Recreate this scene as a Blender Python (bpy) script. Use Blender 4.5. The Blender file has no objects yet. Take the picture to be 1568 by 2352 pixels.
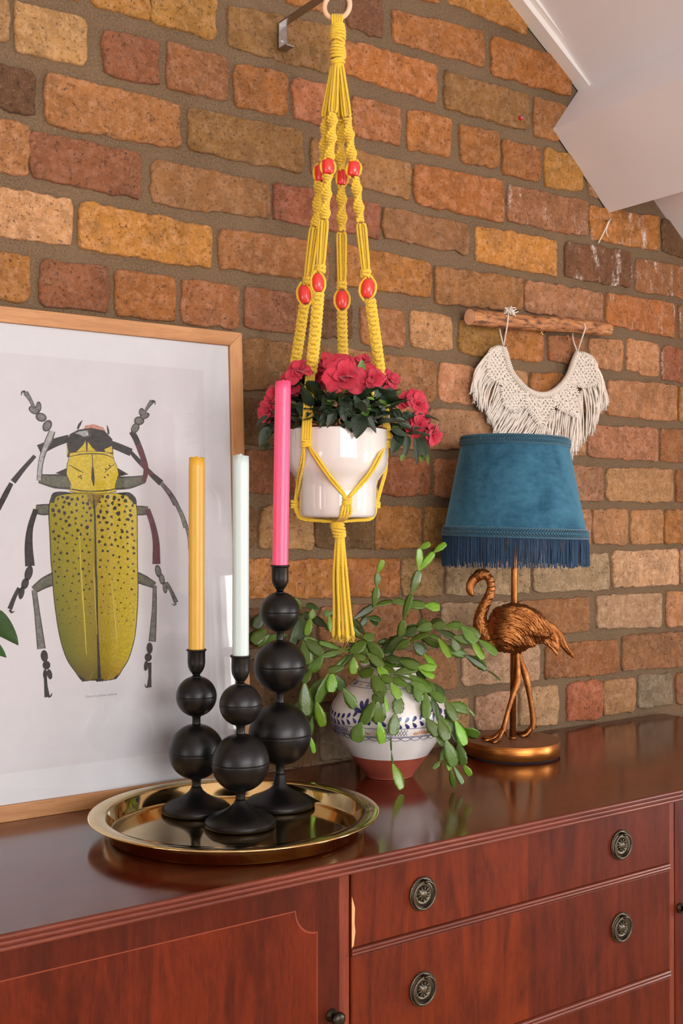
import bpy, bmesh, math, random
import numpy as np
from mathutils import Vector, Matrix, noise as mnoise
from math import pi, sin, cos, radians as R

S = bpy.context.scene
COL = S.collection
random.seed(7); RNG = np.random.default_rng(7)

# ---------------------------------------------------------------- camera
FPX = 2600.0; PX0, PY0 = 784.0, 1176.0
YAW, PITCH = R(35.5), R(0.545)
TOP = 0.86                      # height of the sideboard top
CAM = np.array([0.0, -1.53, TOP + 0.3937])
FWD = np.array([sin(YAW)*cos(PITCH), cos(YAW)*cos(PITCH), sin(PITCH)])
RGT = np.array([cos(YAW), -sin(YAW), 0.0])
UPV = np.cross(RGT, FWD)
HF = np.array([sin(YAW), cos(YAW), 0.0])   # horizontal view direction
cd = bpy.data.cameras.new('camera'); cam = bpy.data.objects.new('camera', cd); COL.objects.link(cam)
cd.sensor_fit = 'VERTICAL'; cd.sensor_height = 36.0; cd.lens = 36.0*FPX/2352.0
cd.clip_start = 0.05
mw = Matrix.Identity(4)
for i in range(3):
    mw[i][0] = RGT[i]; mw[i][1] = UPV[i]; mw[i][2] = -FWD[i]; mw[i][3] = CAM[i]
cam.matrix_world = mw
S.camera = cam

def ray(x, y): return FWD + (x-PX0)/FPX*RGT - (y-PY0)/FPX*UPV
def atY(x, y, yy=0.0):
    d = ray(x, y); return CAM + d*((yy-CAM[1])/d[1])
def atZ(x, y, z):
    d = ray(x, y); return CAM + d*((z-CAM[2])/d[2])
def atD(x, y, depth):
    d = ray(x, y); return CAM + d*(depth/(d@HF))       # at a horizontal distance along the view direction
def depth_of(P): return (np.asarray(P)-CAM)@HF

# ---------------------------------------------------------------- world, exposure, light
S.view_settings.view_transform = 'Standard'
S.view_settings.look = 'None'
S.view_settings.gamma = 1.0
S.view_settings.exposure = 0.10
S.view_settings.use_curve_mapping = False
S.cycles.use_denoising = True
S.cycles.max_bounces = 8
S.cycles.transparent_max_bounces = 12
S.cycles.caustics_reflective = False
S.cycles.caustics_refractive = False
S.cycles.sample_clamp_indirect = 6.0
W = bpy.data.worlds.new('world'); S.world = W; W.use_nodes = True
W.node_tree.nodes['Background'].inputs[0].default_value = (0.80, 0.88, 1.0, 1)
W.node_tree.nodes['Background'].inputs[1].default_value = 1.0

def window_light(name, loc, rot, sx, sy, power, col):
    l = bpy.data.lights.new(name, 'AREA'); l.shape = 'RECTANGLE'; l.size = sx; l.size_y = sy
    l.energy = power; l.color = col
    o = bpy.data.objects.new(name, l); COL.objects.link(o); o.location = loc; o.rotation_euler = rot
    return o
# daylight entering by the room's windows (the openings are built below)
window_light('daylight_window_right', (2.66, -2.85, 0.97), (0, R(90), 0), 0.86, .80, 36, (0.985, 0.985, 1.0))
window_light('daylight_window_side', (2.66, -1.50, 0.97), (0, R(90), 0), 0.86, .44, 34, (0.985, 0.985, 1.0))
window_light('daylight_window_rear', (0.1, -4.36, 1.62), (R(90), 0, 0), 2.9, 1.5, 155, (0.99, 0.985, 0.985))
window_light('daylight_window_left', (-2.06, -0.75, 0.97), (0, R(-90), 0), 0.86, 1.1, 18, (0.97, 0.985, 1.0))

# ---------------------------------------------------------------- helpers
def lin(c):
    out = []
    for v in c[:3]:
        v = v/255.0
        out.append(v/12.92 if v <= 0.04045 else ((v+0.055)/1.055)**2.4)
    return tuple(out)+(1.0,)

class NT:
    def __init__(s, name):
        s.m = bpy.data.materials.new(name); s.m.use_nodes = True
        s.t = s.m.node_tree; s.b = s.t.nodes['Principled BSDF']; s.out = s.t.nodes['Material Output']
    def n(s, typ, **kw):
        nd = s.t.nodes.new(typ)
        for k, v in kw.items():
            if k.startswith('i_'):
                key = k[2:]; key = int(key) if key.isdigit() else key.replace('_', ' ')
                nd.inputs[key].default_value = v
            else: setattr(nd, k, v)
        return nd
    def l(s, a, b): s.t.links.new(a, b)
    def coord(s, scale=(1,1,1), kind='Object', rot=(0,0,0), loc=(0,0,0)):
        tc = s.n('ShaderNodeTexCoord'); mp = s.n('ShaderNodeMapping')
        mp.inputs['Scale'].default_value = scale; mp.inputs['Rotation'].default_value = rot; mp.inputs['Location'].default_value = loc
        s.l(tc.outputs[kind], mp.inputs[0]); return mp.outputs[0]
    def noise(s, vec, scale, detail=4, rough=.55, dist=0):
        nd = s.n('ShaderNodeTexNoise'); nd.inputs['Scale'].default_value = scale; nd.inputs['Detail'].default_value = detail
        nd.inputs['Roughness'].default_value = rough; nd.inputs['Distortion'].default_value = dist
        if vec is not None: s.l(vec, nd.inputs['Vector'])
        return nd.outputs[0]
    def ramp(s, fac, stops, interp='LINEAR'):
        nd = s.n('ShaderNodeValToRGB'); cr = nd.color_ramp; cr.interpolation = interp
        while len(cr.elements) < len(stops): cr.elements.new(.5)
        for e, (p, c) in zip(cr.elements, stops):
            e.position = p; e.color = c if len(c) == 4 else lin(c)
        s.l(fac, nd.inputs[0]); return nd.outputs[0]
    def g(s, fac, lo, hi, a=0.0, b=1.0):
        nd = s.n('ShaderNodeMapRange'); nd.inputs[1].default_value = lo; nd.inputs[2].default_value = hi
        nd.inputs[3].default_value = a; nd.inputs[4].default_value = b; s.l(fac, nd.inputs[0]); return nd.outputs[0]
    def mix(s, fac, a, b, mode='MIX'):
        nd = s.n('ShaderNodeMix', data_type='RGBA', blend_type=mode)
        for sock, v in ((nd.inputs[0], fac), (nd.inputs[6], a), (nd.inputs[7], b)):
            if hasattr(v, 'links') or hasattr(v, 'is_linked'): s.l(v, sock)
            else: sock.default_value = v
        return nd.outputs[2]
    def math(s, op, a, b=0.0):
        nd = s.n('ShaderNodeMath', operation=op)
        for sock, v in ((nd.inputs[0], a), (nd.inputs[1], b)):
            if hasattr(v, 'is_linked'): s.l(v, sock)
            else: sock.default_value = v
        return nd.outputs[0]
    def bump(s, h, strength=.3, dist=.002, normal=None):
        nd = s.n('ShaderNodeBump'); nd.inputs['Strength'].default_value = strength; nd.inputs['Distance'].default_value = dist
        s.l(h, nd.inputs['Height'])
        if normal is not None: s.l(normal, nd.inputs['Normal'])
        s.l(nd.outputs[0], s.b.inputs['Normal']); return nd.outputs[0]
    def col(s, v):
        if hasattr(v, 'is_linked'): s.l(v, s.b.inputs['Base Color'])
        else: s.b.inputs['Base Color'].default_value = v
    def set(s, **kw):
        for k, v in kw.items():
            sock = s.b.inputs[k.replace('_', ' ')]
            if hasattr(v, 'is_linked'): s.l(v, sock)
            else: sock.default_value = v

def simple(name, c, rough=.5, metal=0.0, vary=.12, scale=60, bump=0.0, bscale=200, **kw):
    """plain procedural material: a base colour with a slight noise variation and fine relief"""
    t = NT(name); v = t.coord()
    f = t.noise(v, scale, 3)
    a = tuple(max(0, x*(1-vary)) for x in lin(c)[:3])+(1,); b = tuple(min(1, x*(1+vary)) for x in lin(c)[:3])+(1,)
    t.col(t.ramp(f, [(.3, a), (.7, b)])); t.set(Roughness=rough, Metallic=metal, **kw)
    if bump: t.bump(t.noise(v, bscale, 3), bump, .001)
    return t.m

ROOTL = {}
def root_of(p):
    while p.parent is not None: p = p.parent
    return p
def obj(name, V, F, mats, parent=None, smooth=True, midx=None, kind=None):
    """ONE mesh object from world-space vertices; a child is expressed in its root's frame"""
    V = np.asarray(V, float).reshape(-1, 3)
    off = np.zeros(3)
    if parent is not None: off = np.array(root_of(parent).location)
    me = bpy.data.meshes.new(name)
    me.from_pydata((V-off).tolist(), [], [tuple(int(i) for i in f) for f in F])
    for m in (mats if isinstance(mats, (list, tuple)) else [mats]): me.materials.append(m)
    if midx is not None: me.polygons.foreach_set('material_index', list(midx))
    if smooth: me.polygons.foreach_set('use_smooth', [True]*len(me.polygons))
    me.update()
    o = bpy.data.objects.new(name, me); COL.objects.link(o)
    if parent is not None: o.parent = parent
    if kind: o['kind'] = kind
    return o
def inst(name, me, M, parent=None):
    """an object of shared mesh data with world matrix M"""
    o = bpy.data.objects.new(name, me); COL.objects.link(o)
    M = Matrix(M)
    if parent is not None:
        o.parent = parent
        M = Matrix.Translation(-root_of(parent).location) @ M
    o.matrix_basis = M
    return o
def thing(name, label, cat, loc=(0,0,0), group=None):
    o = bpy.data.objects.new(name, None); COL.objects.link(o); o.location = loc; o.empty_display_size = .05
    o['label'] = label; o['category'] = cat
    if group: o['group'] = group
    return o
def tag(o, label, cat, group=None):
    o['label'] = label; o['category'] = cat
    if group: o['group'] = group
    return o
def struct(o): o['kind'] = 'structure'; return o

class MB:
    def __init__(s): s.V = []; s.F = []; s.I = []; s.n = 0
    def add(s, V, F, mi=0):
        V = np.asarray(V, float).reshape(-1, 3); s.V.append(V)
        s.F += [tuple(int(i)+s.n for i in f) for f in F]; s.I += [mi]*len(F); s.n += len(V); return s
    def obj(s, name, mats, parent=None, smooth=True, kind=None):
        return obj(name, np.concatenate(s.V), s.F, mats, parent, smooth, s.I, kind)

def box(x0, x1, y0, y1, z0, z1):
    V = [(x, y, z) for x in (x0, x1) for y in (y0, y1) for z in (z0, z1)]
    F = [(0,1,3,2), (4,6,7,5), (0,4,5,1), (2,3,7,6), (0,2,6,4), (1,5,7,3)]
    return V, F
def bevbox(x0, x1, y0, y1, z0, z1, b=.002, seg=2):
    bm = bmesh.new(); bmesh.ops.create_cube(bm, size=1)
    for v in bm.verts:
        v.co = Vector(((x0+x1)/2+v.co.x*(x1-x0), (y0+y1)/2+v.co.y*(y1-y0), (z0+z1)/2+v.co.z*(z1-z0)))
    bmesh.ops.bevel(bm, geom=bm.edges[:], offset=b, segments=seg, profile=.6, affect='EDGES')
    bm.verts.index_update()
    V = [tuple(v.co) for v in bm.verts]; F = [tuple(v.index for v in f.verts) for f in bm.faces]; bm.free()
    return V, F
def lathe(prof, seg=48, c=(0,0,0), cap0=True, cap1=True):
    """profile [(r, z)...] bottom to top round a vertical axis at c"""
    V = []; F = []; n = len(prof)
    for r, z in prof:
        for k in range(seg):
            a = 2*pi*k/seg; V.append((c[0]+r*cos(a), c[1]+r*sin(a), c[2]+z))
    for i in range(n-1):
        for k in range(seg):
            k2 = (k+1) % seg
            F.append((i*seg+k, i*seg+k2, (i+1)*seg+k2, (i+1)*seg+k))
    if cap0: F.append(tuple(range(seg))[::-1])
    if cap1: F.append(tuple((n-1)*seg+k for k in range(seg)))
    return V, F
def catmull(P, m=6, closed=False):
    P = np.asarray(P, float); n = len(P)
    if n < 3:
        return np.array([P[0]+(P[-1]-P[0])*t for t in np.linspace(0, 1, m+1)])
    out = []
    for i in range(n if closed else n-1):
        p0 = P[(i-1) % n] if (closed or i > 0) else 2*P[0]-P[1]
        p1, p2 = P[i], P[(i+1) % n]
        p3 = P[(i+2) % n] if (closed or i+2 < n) else 2*P[-1]-P[-2]
        for t in np.linspace(0, 1, m, endpoint=False):
            out.append(.5*((2*p1)+(-p0+p2)*t+(2*p0-5*p1+4*p2-p3)*t*t+(-p0+3*p1-3*p2+p3)*t**3))
    if not closed: out.append(P[-1])
    return np.array(out)
def frames(P, closed=False, up0=None):
    P = np.asarray(P, float); n = len(P)
    T = np.zeros_like(P)
    for i in range(n):
        a = P[(i-1) % n] if (closed or i > 0) else P[i]
        b = P[(i+1) % n] if (closed or i < n-1) else P[i]
        d = b-a; T[i] = d/(np.linalg.norm(d)+1e-12)
    u = np.array(up0 if up0 is not None else (0, 0, 1.0), float)
    if abs(u@T[0]) > .95: u = np.array((1.0, 0, 0))
    N = np.zeros_like(P); u = u-(u@T[0])*T[0]; u /= np.linalg.norm(u); N[0] = u
    for i in range(1, n):
        u = N[i-1]-(N[i-1]@T[i])*T[i]; N[i] = u/(np.linalg.norm(u)+1e-12)
    return T, N, np.cross(T, N)
def tube(P, rad, seg=8, closed=False, caps=True, squash=1.0, up0=None):
    P = np.asarray(P, float); n = len(P)
    rad = np.broadcast_to(np.asarray(rad, float), (n,)) if np.ndim(rad) < 2 else rad
    T, N, B = frames(P, closed, up0)
    a = np.arange(seg)*2*pi/seg
    V = (P[:, None, :] + rad[:, None, None]*(np.cos(a)[None, :, None]*N[:, None, :]*squash + np.sin(a)[None, :, None]*B[:, None, :])).reshape(-1, 3)
    F = []
    for i in range(n if closed else n-1):
        j = (i+1) % n
        for k in range(seg):
            k2 = (k+1) % seg
            F.append((i*seg+k, i*seg+k2, j*seg+k2, j*seg+k))
    if caps and not closed:
        F.append(tuple(range(seg))[::-1]); F.append(tuple((n-1)*seg+k for k in range(seg)))
    return V, F
def sphere(c, r, seg=12, rings=8, sc=(1,1,1)):
    V = []; F = []
    for i in range(rings+1):
        t = pi*i/rings
        for k in range(seg):
            a = 2*pi*k/seg
            V.append((c[0]+r*sc[0]*sin(t)*cos(a), c[1]+r*sc[1]*sin(t)*sin(a), c[2]+r*sc[2]*cos(t)))
    for i in range(rings):
        for k in range(seg):
            k2 = (k+1) % seg; F.append((i*seg+k, (i+1)*seg+k, (i+1)*seg+k2, i*seg+k2))
    return V, F
def prism(poly, d):
    """closed polygon (N,3) extruded by the vector d"""
    P = np.asarray(poly, float); n = len(P); V = np.concatenate([P, P+np.asarray(d)])
    F = [tuple(range(n)), tuple(range(2*n-1, n-1, -1))]+[(i, i+n, (i+1) % n+n, (i+1) % n) for i in range(n)]
    return V, F
def basis(x, y, z, loc):
    M = Matrix.Identity(4)
    for i in range(3): M[i][0] = x[i]; M[i][1] = y[i]; M[i][2] = z[i]; M[i][3] = loc[i]
    return M
def unit(v): v = np.asarray(v, float); return v/(np.linalg.norm(v)+1e-12)
# ================================================================ STRUCTURE
# ---- materials of the room
def mat_mortar():
    t = NT('sandy_mortar'); v = t.coord()
    f1 = t.noise(v, 9, 5, .6); f2 = t.noise(v, 330, 3, .7)
    c = t.mix(t.g(f2, .35, .7), t.ramp(f1, [(.3, (86, 67, 48)), (.7, (114, 91, 66))]), lin((134, 109, 80)))
    c = t.mix(t.g(t.noise(v, 520, 1), .74, .78), c, lin((205, 195, 175)))
    c = t.mix(t.g(t.noise(v, 300, 2), .70, .76), c, lin((62, 48, 38)))
    t.col(c); t.set(Roughness=.95)
    t.bump(t.math('ADD', t.math('MULTIPLY', t.noise(v, 60, 5, .7), 1.5), f2), .9, .004)
    return t.m
def mat_brick(name, stain=0.0, attr=False):
    t = NT(name); v = t.coord(kind='Object')
    oi = t.n('ShaderNodeObjectInfo')
    add = t.n('ShaderNodeVectorMath', operation='ADD'); t.l(v, add.inputs[0])
    cmb = t.n('ShaderNodeCombineXYZ'); t.l(t.math('MULTIPLY', oi.outputs['Random'], 37.0), cmb.inputs[1]); t.l(cmb.outputs[0], add.inputs[1])
    v = add.outputs[0]
    base = t.n('ShaderNodeAttribute', attribute_name='tone').outputs['Color'] if attr else oi.outputs['Color']
    big = t.noise(v, 16, 7, .68, .5); mid = t.noise(v, 70, 7, .75); fine = t.noise(v, 300, 4, .75)
    hs = t.n('ShaderNodeHueSaturation'); hs.inputs['Hue'].default_value = .5; hs.inputs['Saturation'].default_value = 1.0; hs.inputs['Value'].default_value = .62; t.l(base, hs.inputs['Color'])
    hl = t.n('ShaderNodeHueSaturation'); hl.inputs['Hue'].default_value = .5; hl.inputs['Saturation'].default_value = .85; hl.inputs['Value'].default_value = 1.25; t.l(base, hl.inputs['Color'])
    c = t.mix(t.g(big, .38, .64), hs.outputs[0], base)
    c = t.mix(t.g(mid, .46, .66, 0, .85), c, hl.outputs[0])
    c = t.mix(t.g(t.noise(t.coord((60, 60, 9)), 3, 5, .7), .52, .72, 0, .45), c, hs.outputs[0])
    # sooty and limy skin
    c = t.mix(t.g(t.noise(v, 26, 8, .75), .52, .66, 0, .42), c, lin((112, 84, 58)))
    # dark pits and pale sand grains
    c = t.mix(t.g(t.noise(v, 190, 4, .65), .60, .68, 0, .8), c, lin((62, 42, 30)))
    c = t.mix(t.g(fine, .62, .72, 0, .6), c, lin((208, 176, 140)))
    if stain:
        sv = t.coord((14, 14, 5)); st = t.noise(sv, 2.3, 6, .75); st2 = t.noise(v, 150, 4, .7)
        c = t.mix(t.math('MULTIPLY', t.g(st, .56, .66, 0, stain), t.g(st2, .38, .58)), c, lin((226, 214, 204)))
    t.col(c); t.set(Roughness=.88)
    h = t.math('ADD', t.math('MULTIPLY', t.noise(v, 40, 6, .7), 1.6), t.math('MULTIPLY', fine, .8))
    h = t.math('SUBTRACT', h, t.g(t.noise(v, 170, 3, .6), .62, .72, 0, 1.0))
    t.bump(h, 1.0, .0035)
    return t.m
def mat_paint(name, c, rough=.6):
    t = NT(name); v = t.coord()
    t.col(t.ramp(t.noise(v, 3, 4), [(.3, tuple(int(x*.97) for x in c)), (.7, c)])); t.set(Roughness=rough)
    t.bump(t.noise(v, 90, 4), .12, .001); return t.m
def mat_boards():
    t = NT('oak_floorboards'); v = t.coord((1, 7, 1))
    t.col(t.ramp(t.noise(v, 6, 6, .6, .5), [(.3, (172, 134, 98)), (.7, (202, 166, 130))])); t.set(Roughness=.4); return t.m
M_MORT = mat_mortar(); M_BRICK = mat_brick('old_brick'); M_BRICKS = mat_brick('old_brick_paint_stained', .9)
M_WHITE = mat_paint('white_wall_paint', (222, 214, 212)); M_CEIL = mat_paint('white_ceiling_paint', (226, 221, 222), .55)
M_TRIM = mat_paint('white_gloss_trim', (232, 227, 222), .35)

# ---- shell: an attic room, the brick gable is the wall in view
XR, XL, YB = 2.60, -2.00, -4.30
XRIDGE = 0.30
def roofz(x): return TOP+.3937 + 1.0 - .787*(abs(x-XRIDGE)-(1.465-XRIDGE))
floor = struct(obj('floor', *box(XL-.1, XR+.1, YB-.1, .15, -.06, 0), mat_boards(), smooth=False))
pts = [(XL-.1, 0, 0), (XR+.1, 0, 0), (XR+.1, 0, roofz(XR+.1)), (XRIDGE, 0, roofz(XRIDGE)), (XL-.1, 0, roofz(XL-.1))]
wall = struct(obj('wall_back', *prism(pts, (0, .12, 0)), M_MORT, smooth=False))
for side, x, wins in (('right', XR, ((-3.25, -2.45), (-1.72, -1.28))), ('left', XL, ((-1.3, -.2),))):
    mb = MB(); a, b = (x, x+.1) if side == 'right' else (x-.1, x)
    zt = roofz(x); z0, z1 = .54, 1.40
    z1 = min(z1, zt-.02)
    yy = YB
    for w0, w1 in wins:
        for bx in ((a, b, yy, w0, 0, zt), (a, b, w0, w1, 0, z0), (a, b, w0, w1, z1, zt)): mb.add(*box(*bx))
        yy = w1
    mb.add(*box(a, b, yy, 0, 0, zt))
    struct(mb.obj('wall_'+side, M_WHITE, smooth=False))
    mb = MB(); n = 2
    w0, w1 = wins[0]
    for k in range(n+1):
        y = w0+(w1-w0)*k/n; mb.add(*box(a+.03, b-.03, y-.025, y+.025, z0, z1))
    for z in (z0+.025, (z0+z1)/2, z1-.025): mb.add(*box(a+.032, b-.032, w0, w1, z-.02, z+.02))
    struct(mb.obj('window_1' if side == 'right' else 'window_2', M_TRIM, smooth=False))
    if len(wins) > 1:
        w0, w1 = wins[1]; mb = MB()
        for y in (w0+.02, (w0+w1)/2, w1-.02): mb.add(*box(a+.03, b-.03, y-.018, y+.018, z0, z1))
        for z in (z0+.025, z1-.025): mb.add(*box(a+.032, b-.032, w0, w1, z-.02, z+.02))
        struct(mb.obj('window_4', M_TRIM, smooth=False))
mb = MB(); w0, w1, z0, z1 = -1.35, 1.55, .87, 2.37
def gab(poly): mb.add(*prism([(x, YB, z) for x, z in poly], (0, -.1, 0)))
gab([(XL-.1, 0), (w0, 0), (w0, roofz(w0)), (XL-.1, roofz(XL-.1))]); gab([(w1, 0), (XR+.1, 0), (XR+.1, roofz(XR+.1)), (w1, roofz(w1))])
gab([(w0, 0), (w1, 0), (w1, z0), (w0, z0)]); gab([(w0, z1-.38), (w0+.4, z1), (w1-.4, z1), (w1, z1-.38), (w1, roofz(w1)), (XRIDGE, roofz(XRIDGE)), (w0, roofz(w0))])
struct(mb.obj('wall_front', M_WHITE, smooth=False))
mb = MB()
for k in range(5):
    x = w0+(w1-w0)*k/4; mb.add(*box(x-.03, x+.03, YB-.07, YB-.03, z0, z1-.3))
for z in (z0+.03, 1.45): mb.add(*box(w0, w1, YB-.068, YB-.032, z-.03, z+.03))
struct(mb.obj('window_3', M_TRIM, smooth=False))

# roof slopes with the boxed purlin on the right-hand slope
rz = roofz
mb = MB()
mb.add(*prism([(XRIDGE, 0, rz(XRIDGE)), (XR+.1, 0, rz(XR+.1)), (XR+.1, 0, rz(XR+.1)+.1), (XRIDGE, 0, rz(XRIDGE)+.1)], (0, YB, 0)))
mb.add(*prism([(XRIDGE, 0, rz(XRIDGE)+.1), (XL-.1, 0, rz(XL-.1)+.1), (XL-.1, 0, rz(XL-.1)), (XRIDGE, 0, rz(XRIDGE))], (0, YB, 0)))
ceil = struct(mb.obj('ceiling', M_CEIL, smooth=False))
A = atY(1325, 208); B = atY(1265, 298); C = atY(1394, 490)
nrm = np.array([.787, 0, 1.0])/np.hypot(.787, 1)
Dp = C + nrm*.2; A2 = A + nrm*.12
beam_poly = [A2, A, B, C, Dp]
bb = obj('trim_1', *prism([(p[0], -.004, p[2]) for p in beam_poly], (0, YB+.03, 0)), M_CEIL, smooth=False); struct(bb)
# thin plaster edge and the timber strip where the slope meets the brick
a0 = atY(1150, -12); a1 = atY(1326, 212)
dirv = unit(a1-a0); up = np.array([-dirv[2], 0, dirv[0]]); up = up if up[2] > 0 else -up
ext = a0-dirv*.9
mb = MB()
q = [ext, a1, a1+up*.05, ext+up*.05]
mb.add(*prism([(p[0], -.003, p[2]) for p in q], (0, -.030, 0)))
q2 = [p+up*.012 for p in (ext, a1)]; q2 = [q2[0], q2[1]-dirv*.006, a1-dirv*.006+up*.05, ext+up*.05]
mb.add(*prism([(p[0], -.033, p[2]) for p in q2], (0, -.012, 0)))
struct(mb.obj('trim_2', M_TRIM, smooth=False))

# ---- bricks, each one read off the wall: (x left, y top, y bottom, x right, y top, y bottom, colour code) in photo pixels
BR = '''
820 -110 -40 1006 -60 10 o|1028 -66 6 1209 -12 82 y
655 -70 5 748 -45 30 o|794 -40 60 876 -20 89 d|900 22 95 1108 75 156 o|1126 82 173 1308 142 222 o
205 -75 12 341 -38 50 y|346 -36 51 492 -2 95 y|522 12 107 760 62 170 b|784 92 168 1001 150 238 o|1019 165 250 1212 220 302 n|1224 225 314 1302 246 326 n
-80 -32 80 17 0 97 t|33 5 120 195 45 152 t|235 68 172 362 98 198 r|382 97 205 520 135 232 p|537 145 247 658 170 266 o|670 180 270 785 207 300 p|806 222 312 917 250 336 n|934 250 343 1032 273 361 o|1054 285 372 1142 306 389 o|1151 320 400 1237 338 418 o|1249 340 428 1335 366 441 y
-120 115 236 77 168 265 d|102 166 285 412 242 345 n|430 250 345 690 300 398 b|712 318 400 939 378 460 p|949 377 467 1152 418 511 o|1164 425 510 1347 465 543 sp|1352 472 548 1510 500 578 so|1518 503 578 1620 530 605 sd
-100 250 385 64 290 402 p|68 300 408 320 354 458 r|348 367 470 617 420 502 p|627 420 505 868 470 550 k|877 476 546 1073 515 586 p|1090 520 602 1274 552 635 y|1295 555 637 1446 580 661 sd|1457 593 668 1600 620 690 sp
-120 415 525 163 458 565 t|180 463 572 484 522 618 y|502 524 615 752 560 650 n|771 558 655 986 605 684 o|996 612 697 1196 640 716 n|1202 645 717 1380 672 742 t|1390 673 744 1544 698 776 so|1556 700 778 1640 715 790 sp
-60 575 680 66 588 694 y|90 597 700 246 614 718 r|264 620 725 401 640 740 o|416 640 742 545 656 755 p|560 657 754 680 675 766 p|698 685 768 805 700 780 d|826 703 790 926 716 800 p|940 713 797 1035 725 806 t|1051 735 808 1146 748 826 y|1157 752 822 1245 764 833 o|1257 768 830 1337 776 842 p|1350 776 842 1427 783 854 t|1436 780 850 1510 790 868 t|1518 795 872 1600 805 882 sk
480 768 890 762 800 908 b|785 802 905 997 830 925 p|1007 833 922 1098 843 930 t|1110 845 930 1207 853 938 t|1214 855 930 1302 862 945 o|1312 863 945 1383 870 952 t|1392 873 955 1549 885 968 t|1557 888 968 1640 895 975 n
470 905 1010 700 935 1030 d|715 925 1030 970 940 1032 p|985 937 1030 1133 948 1036 t|1146 950 1038 1340 975 1048 t|1347 975 1050 1507 984 1058 t|1515 985 1060 1600 990 1062 n
560 1032 1130 690 1040 1136 r|703 1040 1136 860 1050 1137 r|869 1050 1135 983 1058 1139 r|995 1054 1140 1180 1064 1146 p|1190 1064 1146 1380 1072 1151 t|1390 1075 1150 1542 1078 1153 t|1550 1080 1154 1640 1083 1156 n
480 1162 1256 582 1163 1257 d|593 1163 1257 717 1162 1260 t|723 1163 1258 852 1165 1260 d|860 1163 1260 964 1165 1260 o|973 1165 1256 1060 1166 1254 y|1072 1170 1253 1165 1171 1252 p|1175 1171 1252 1262 1171 1251 p|1272 1170 1251 1353 1170 1250 t|1359 1170 1250 1437 1170 1249 t|1446 1172 1249 1519 1172 1249 t|1525 1172 1249 1600 1172 1248 o
540 1285 1376 778 1283 1373 o|787 1283 1372 914 1283 1370 o|921 1282 1370 1012 1280 1367 t|1024 1287 1366 1213 1280 1363 w|1222 1277 1361 1396 1270 1353 w|1404 1268 1350 1554 1262 1342 w|1561 1262 1340 1640 1258 1335 t
560 1400 1490 714 1395 1484 d|732 1392 1484 957 1387 1473 p|966 1388 1472 1004 1387 1470 k|1010 1387 1470 1175 1382 1462 w|1186 1380 1462 1350 1372 1448 p|1368 1367 1443 1516 1362 1441 w|1528 1360 1440 1620 1356 1435 t
560 1515 1625 720 1512 1618 d|732 1512 1615 890 1503 1598 b|900 1498 1595 1046 1490 1580 p|1060 1490 1575 1236 1480 1562 w|1251 1482 1560 1416 1468 1545 n|1426 1460 1540 1600 1448 1528 p
590 1650 1768 722 1645 1757 d|734 1640 1745 810 1632 1738 g|822 1632 1735 905 1622 1715 b|915 1622 1715 1000 1612 1700 t|1012 1610 1698 1073 1603 1683 t|1089 1598 1678 1183 1583 1674 w|1191 1580 1668 1278 1574 1662 w|1300 1572 1655 1381 1562 1650 r|1383 1562 1645 1455 1556 1630 t|1463 1552 1628 1540 1545 1618 g|1550 1545 1618 1640 1538 1608 p
'''
PAL = dict(t=(182, 130, 80), o=(172, 107, 44), y=(174, 116, 46), r=(152, 88, 50), p=(164, 108, 60), k=(148, 88, 54), b=(150, 104, 54),
           n=(158, 103, 52), d=(118, 80, 42), g=(134, 114, 90), w=(184, 146, 106))
def brick_mesh(quad, rnd, proud, nx=None):
    """front of a worn brick: ragged outline, rounded arris, slightly uneven face"""
    TL, BL, BRr, TR = [np.array(q) for q in quad]
    w = np.linalg.norm(TR-TL); nx = nx or max(8, int(w/.011)); nz = 6 if nx > 4 else 3
    def edge(a, b, n): return [a+(b-a)*k/n for k in range(n)]
    out = edge(TL, BL, nz)+edge(BL, BRr, nx)+edge(BRr, TR, nz)+edge(TR, TL, nx)
    cen = (TL+BL+BRr+TR)/4; n = len(out); corner = {0, nz, nz+nx, 2*nz+nx}
    o2 = []; seed = float(rnd.random()*50)
    for k, p in enumerate(out):
        j = .0009*rnd.normal(size=2)+np.array([mnoise.noise(Vector((p[0]*45, seed, p[2]*45))), mnoise.noise(Vector((p[2]*45, seed+9, p[0]*45)))])*.0032
        d = cen-p; d = d/(np.linalg.norm(d)+1e-9)
        q = p+np.array([j[0], 0, j[1]])
        if k in corner: q = q+d*(.0015+.003*rnd.random())
        o2.append(q)
    tilt = rnd.normal(size=2)*.006
    V = []
    def push(scale, y):
        for p in o2:
            d = cen-p; L = np.linalg.norm(d); q = p+d/L*scale
            rel = q-cen
            V.append((q[0], y+rel[0]*tilt[0]*.6+rel[2]*tilt[1]*.6, q[2]))
    push(-.0016, .004); push(-.0014, -proud*.5); push(.0002, -proud*.9-.0002); push(.0030, -proud)
    F = []
    for r in range(3):
        for k in range(n):
            k2 = (k+1) % n; F.append((r*n+k, r*n+k2, (r+1)*n+k2, (r+1)*n+k))
    F.append(tuple(3*n+k for k in range(n)))
    return V, F
rb = np.random.default_rng(3)
taken = []; rowsq = []
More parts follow.
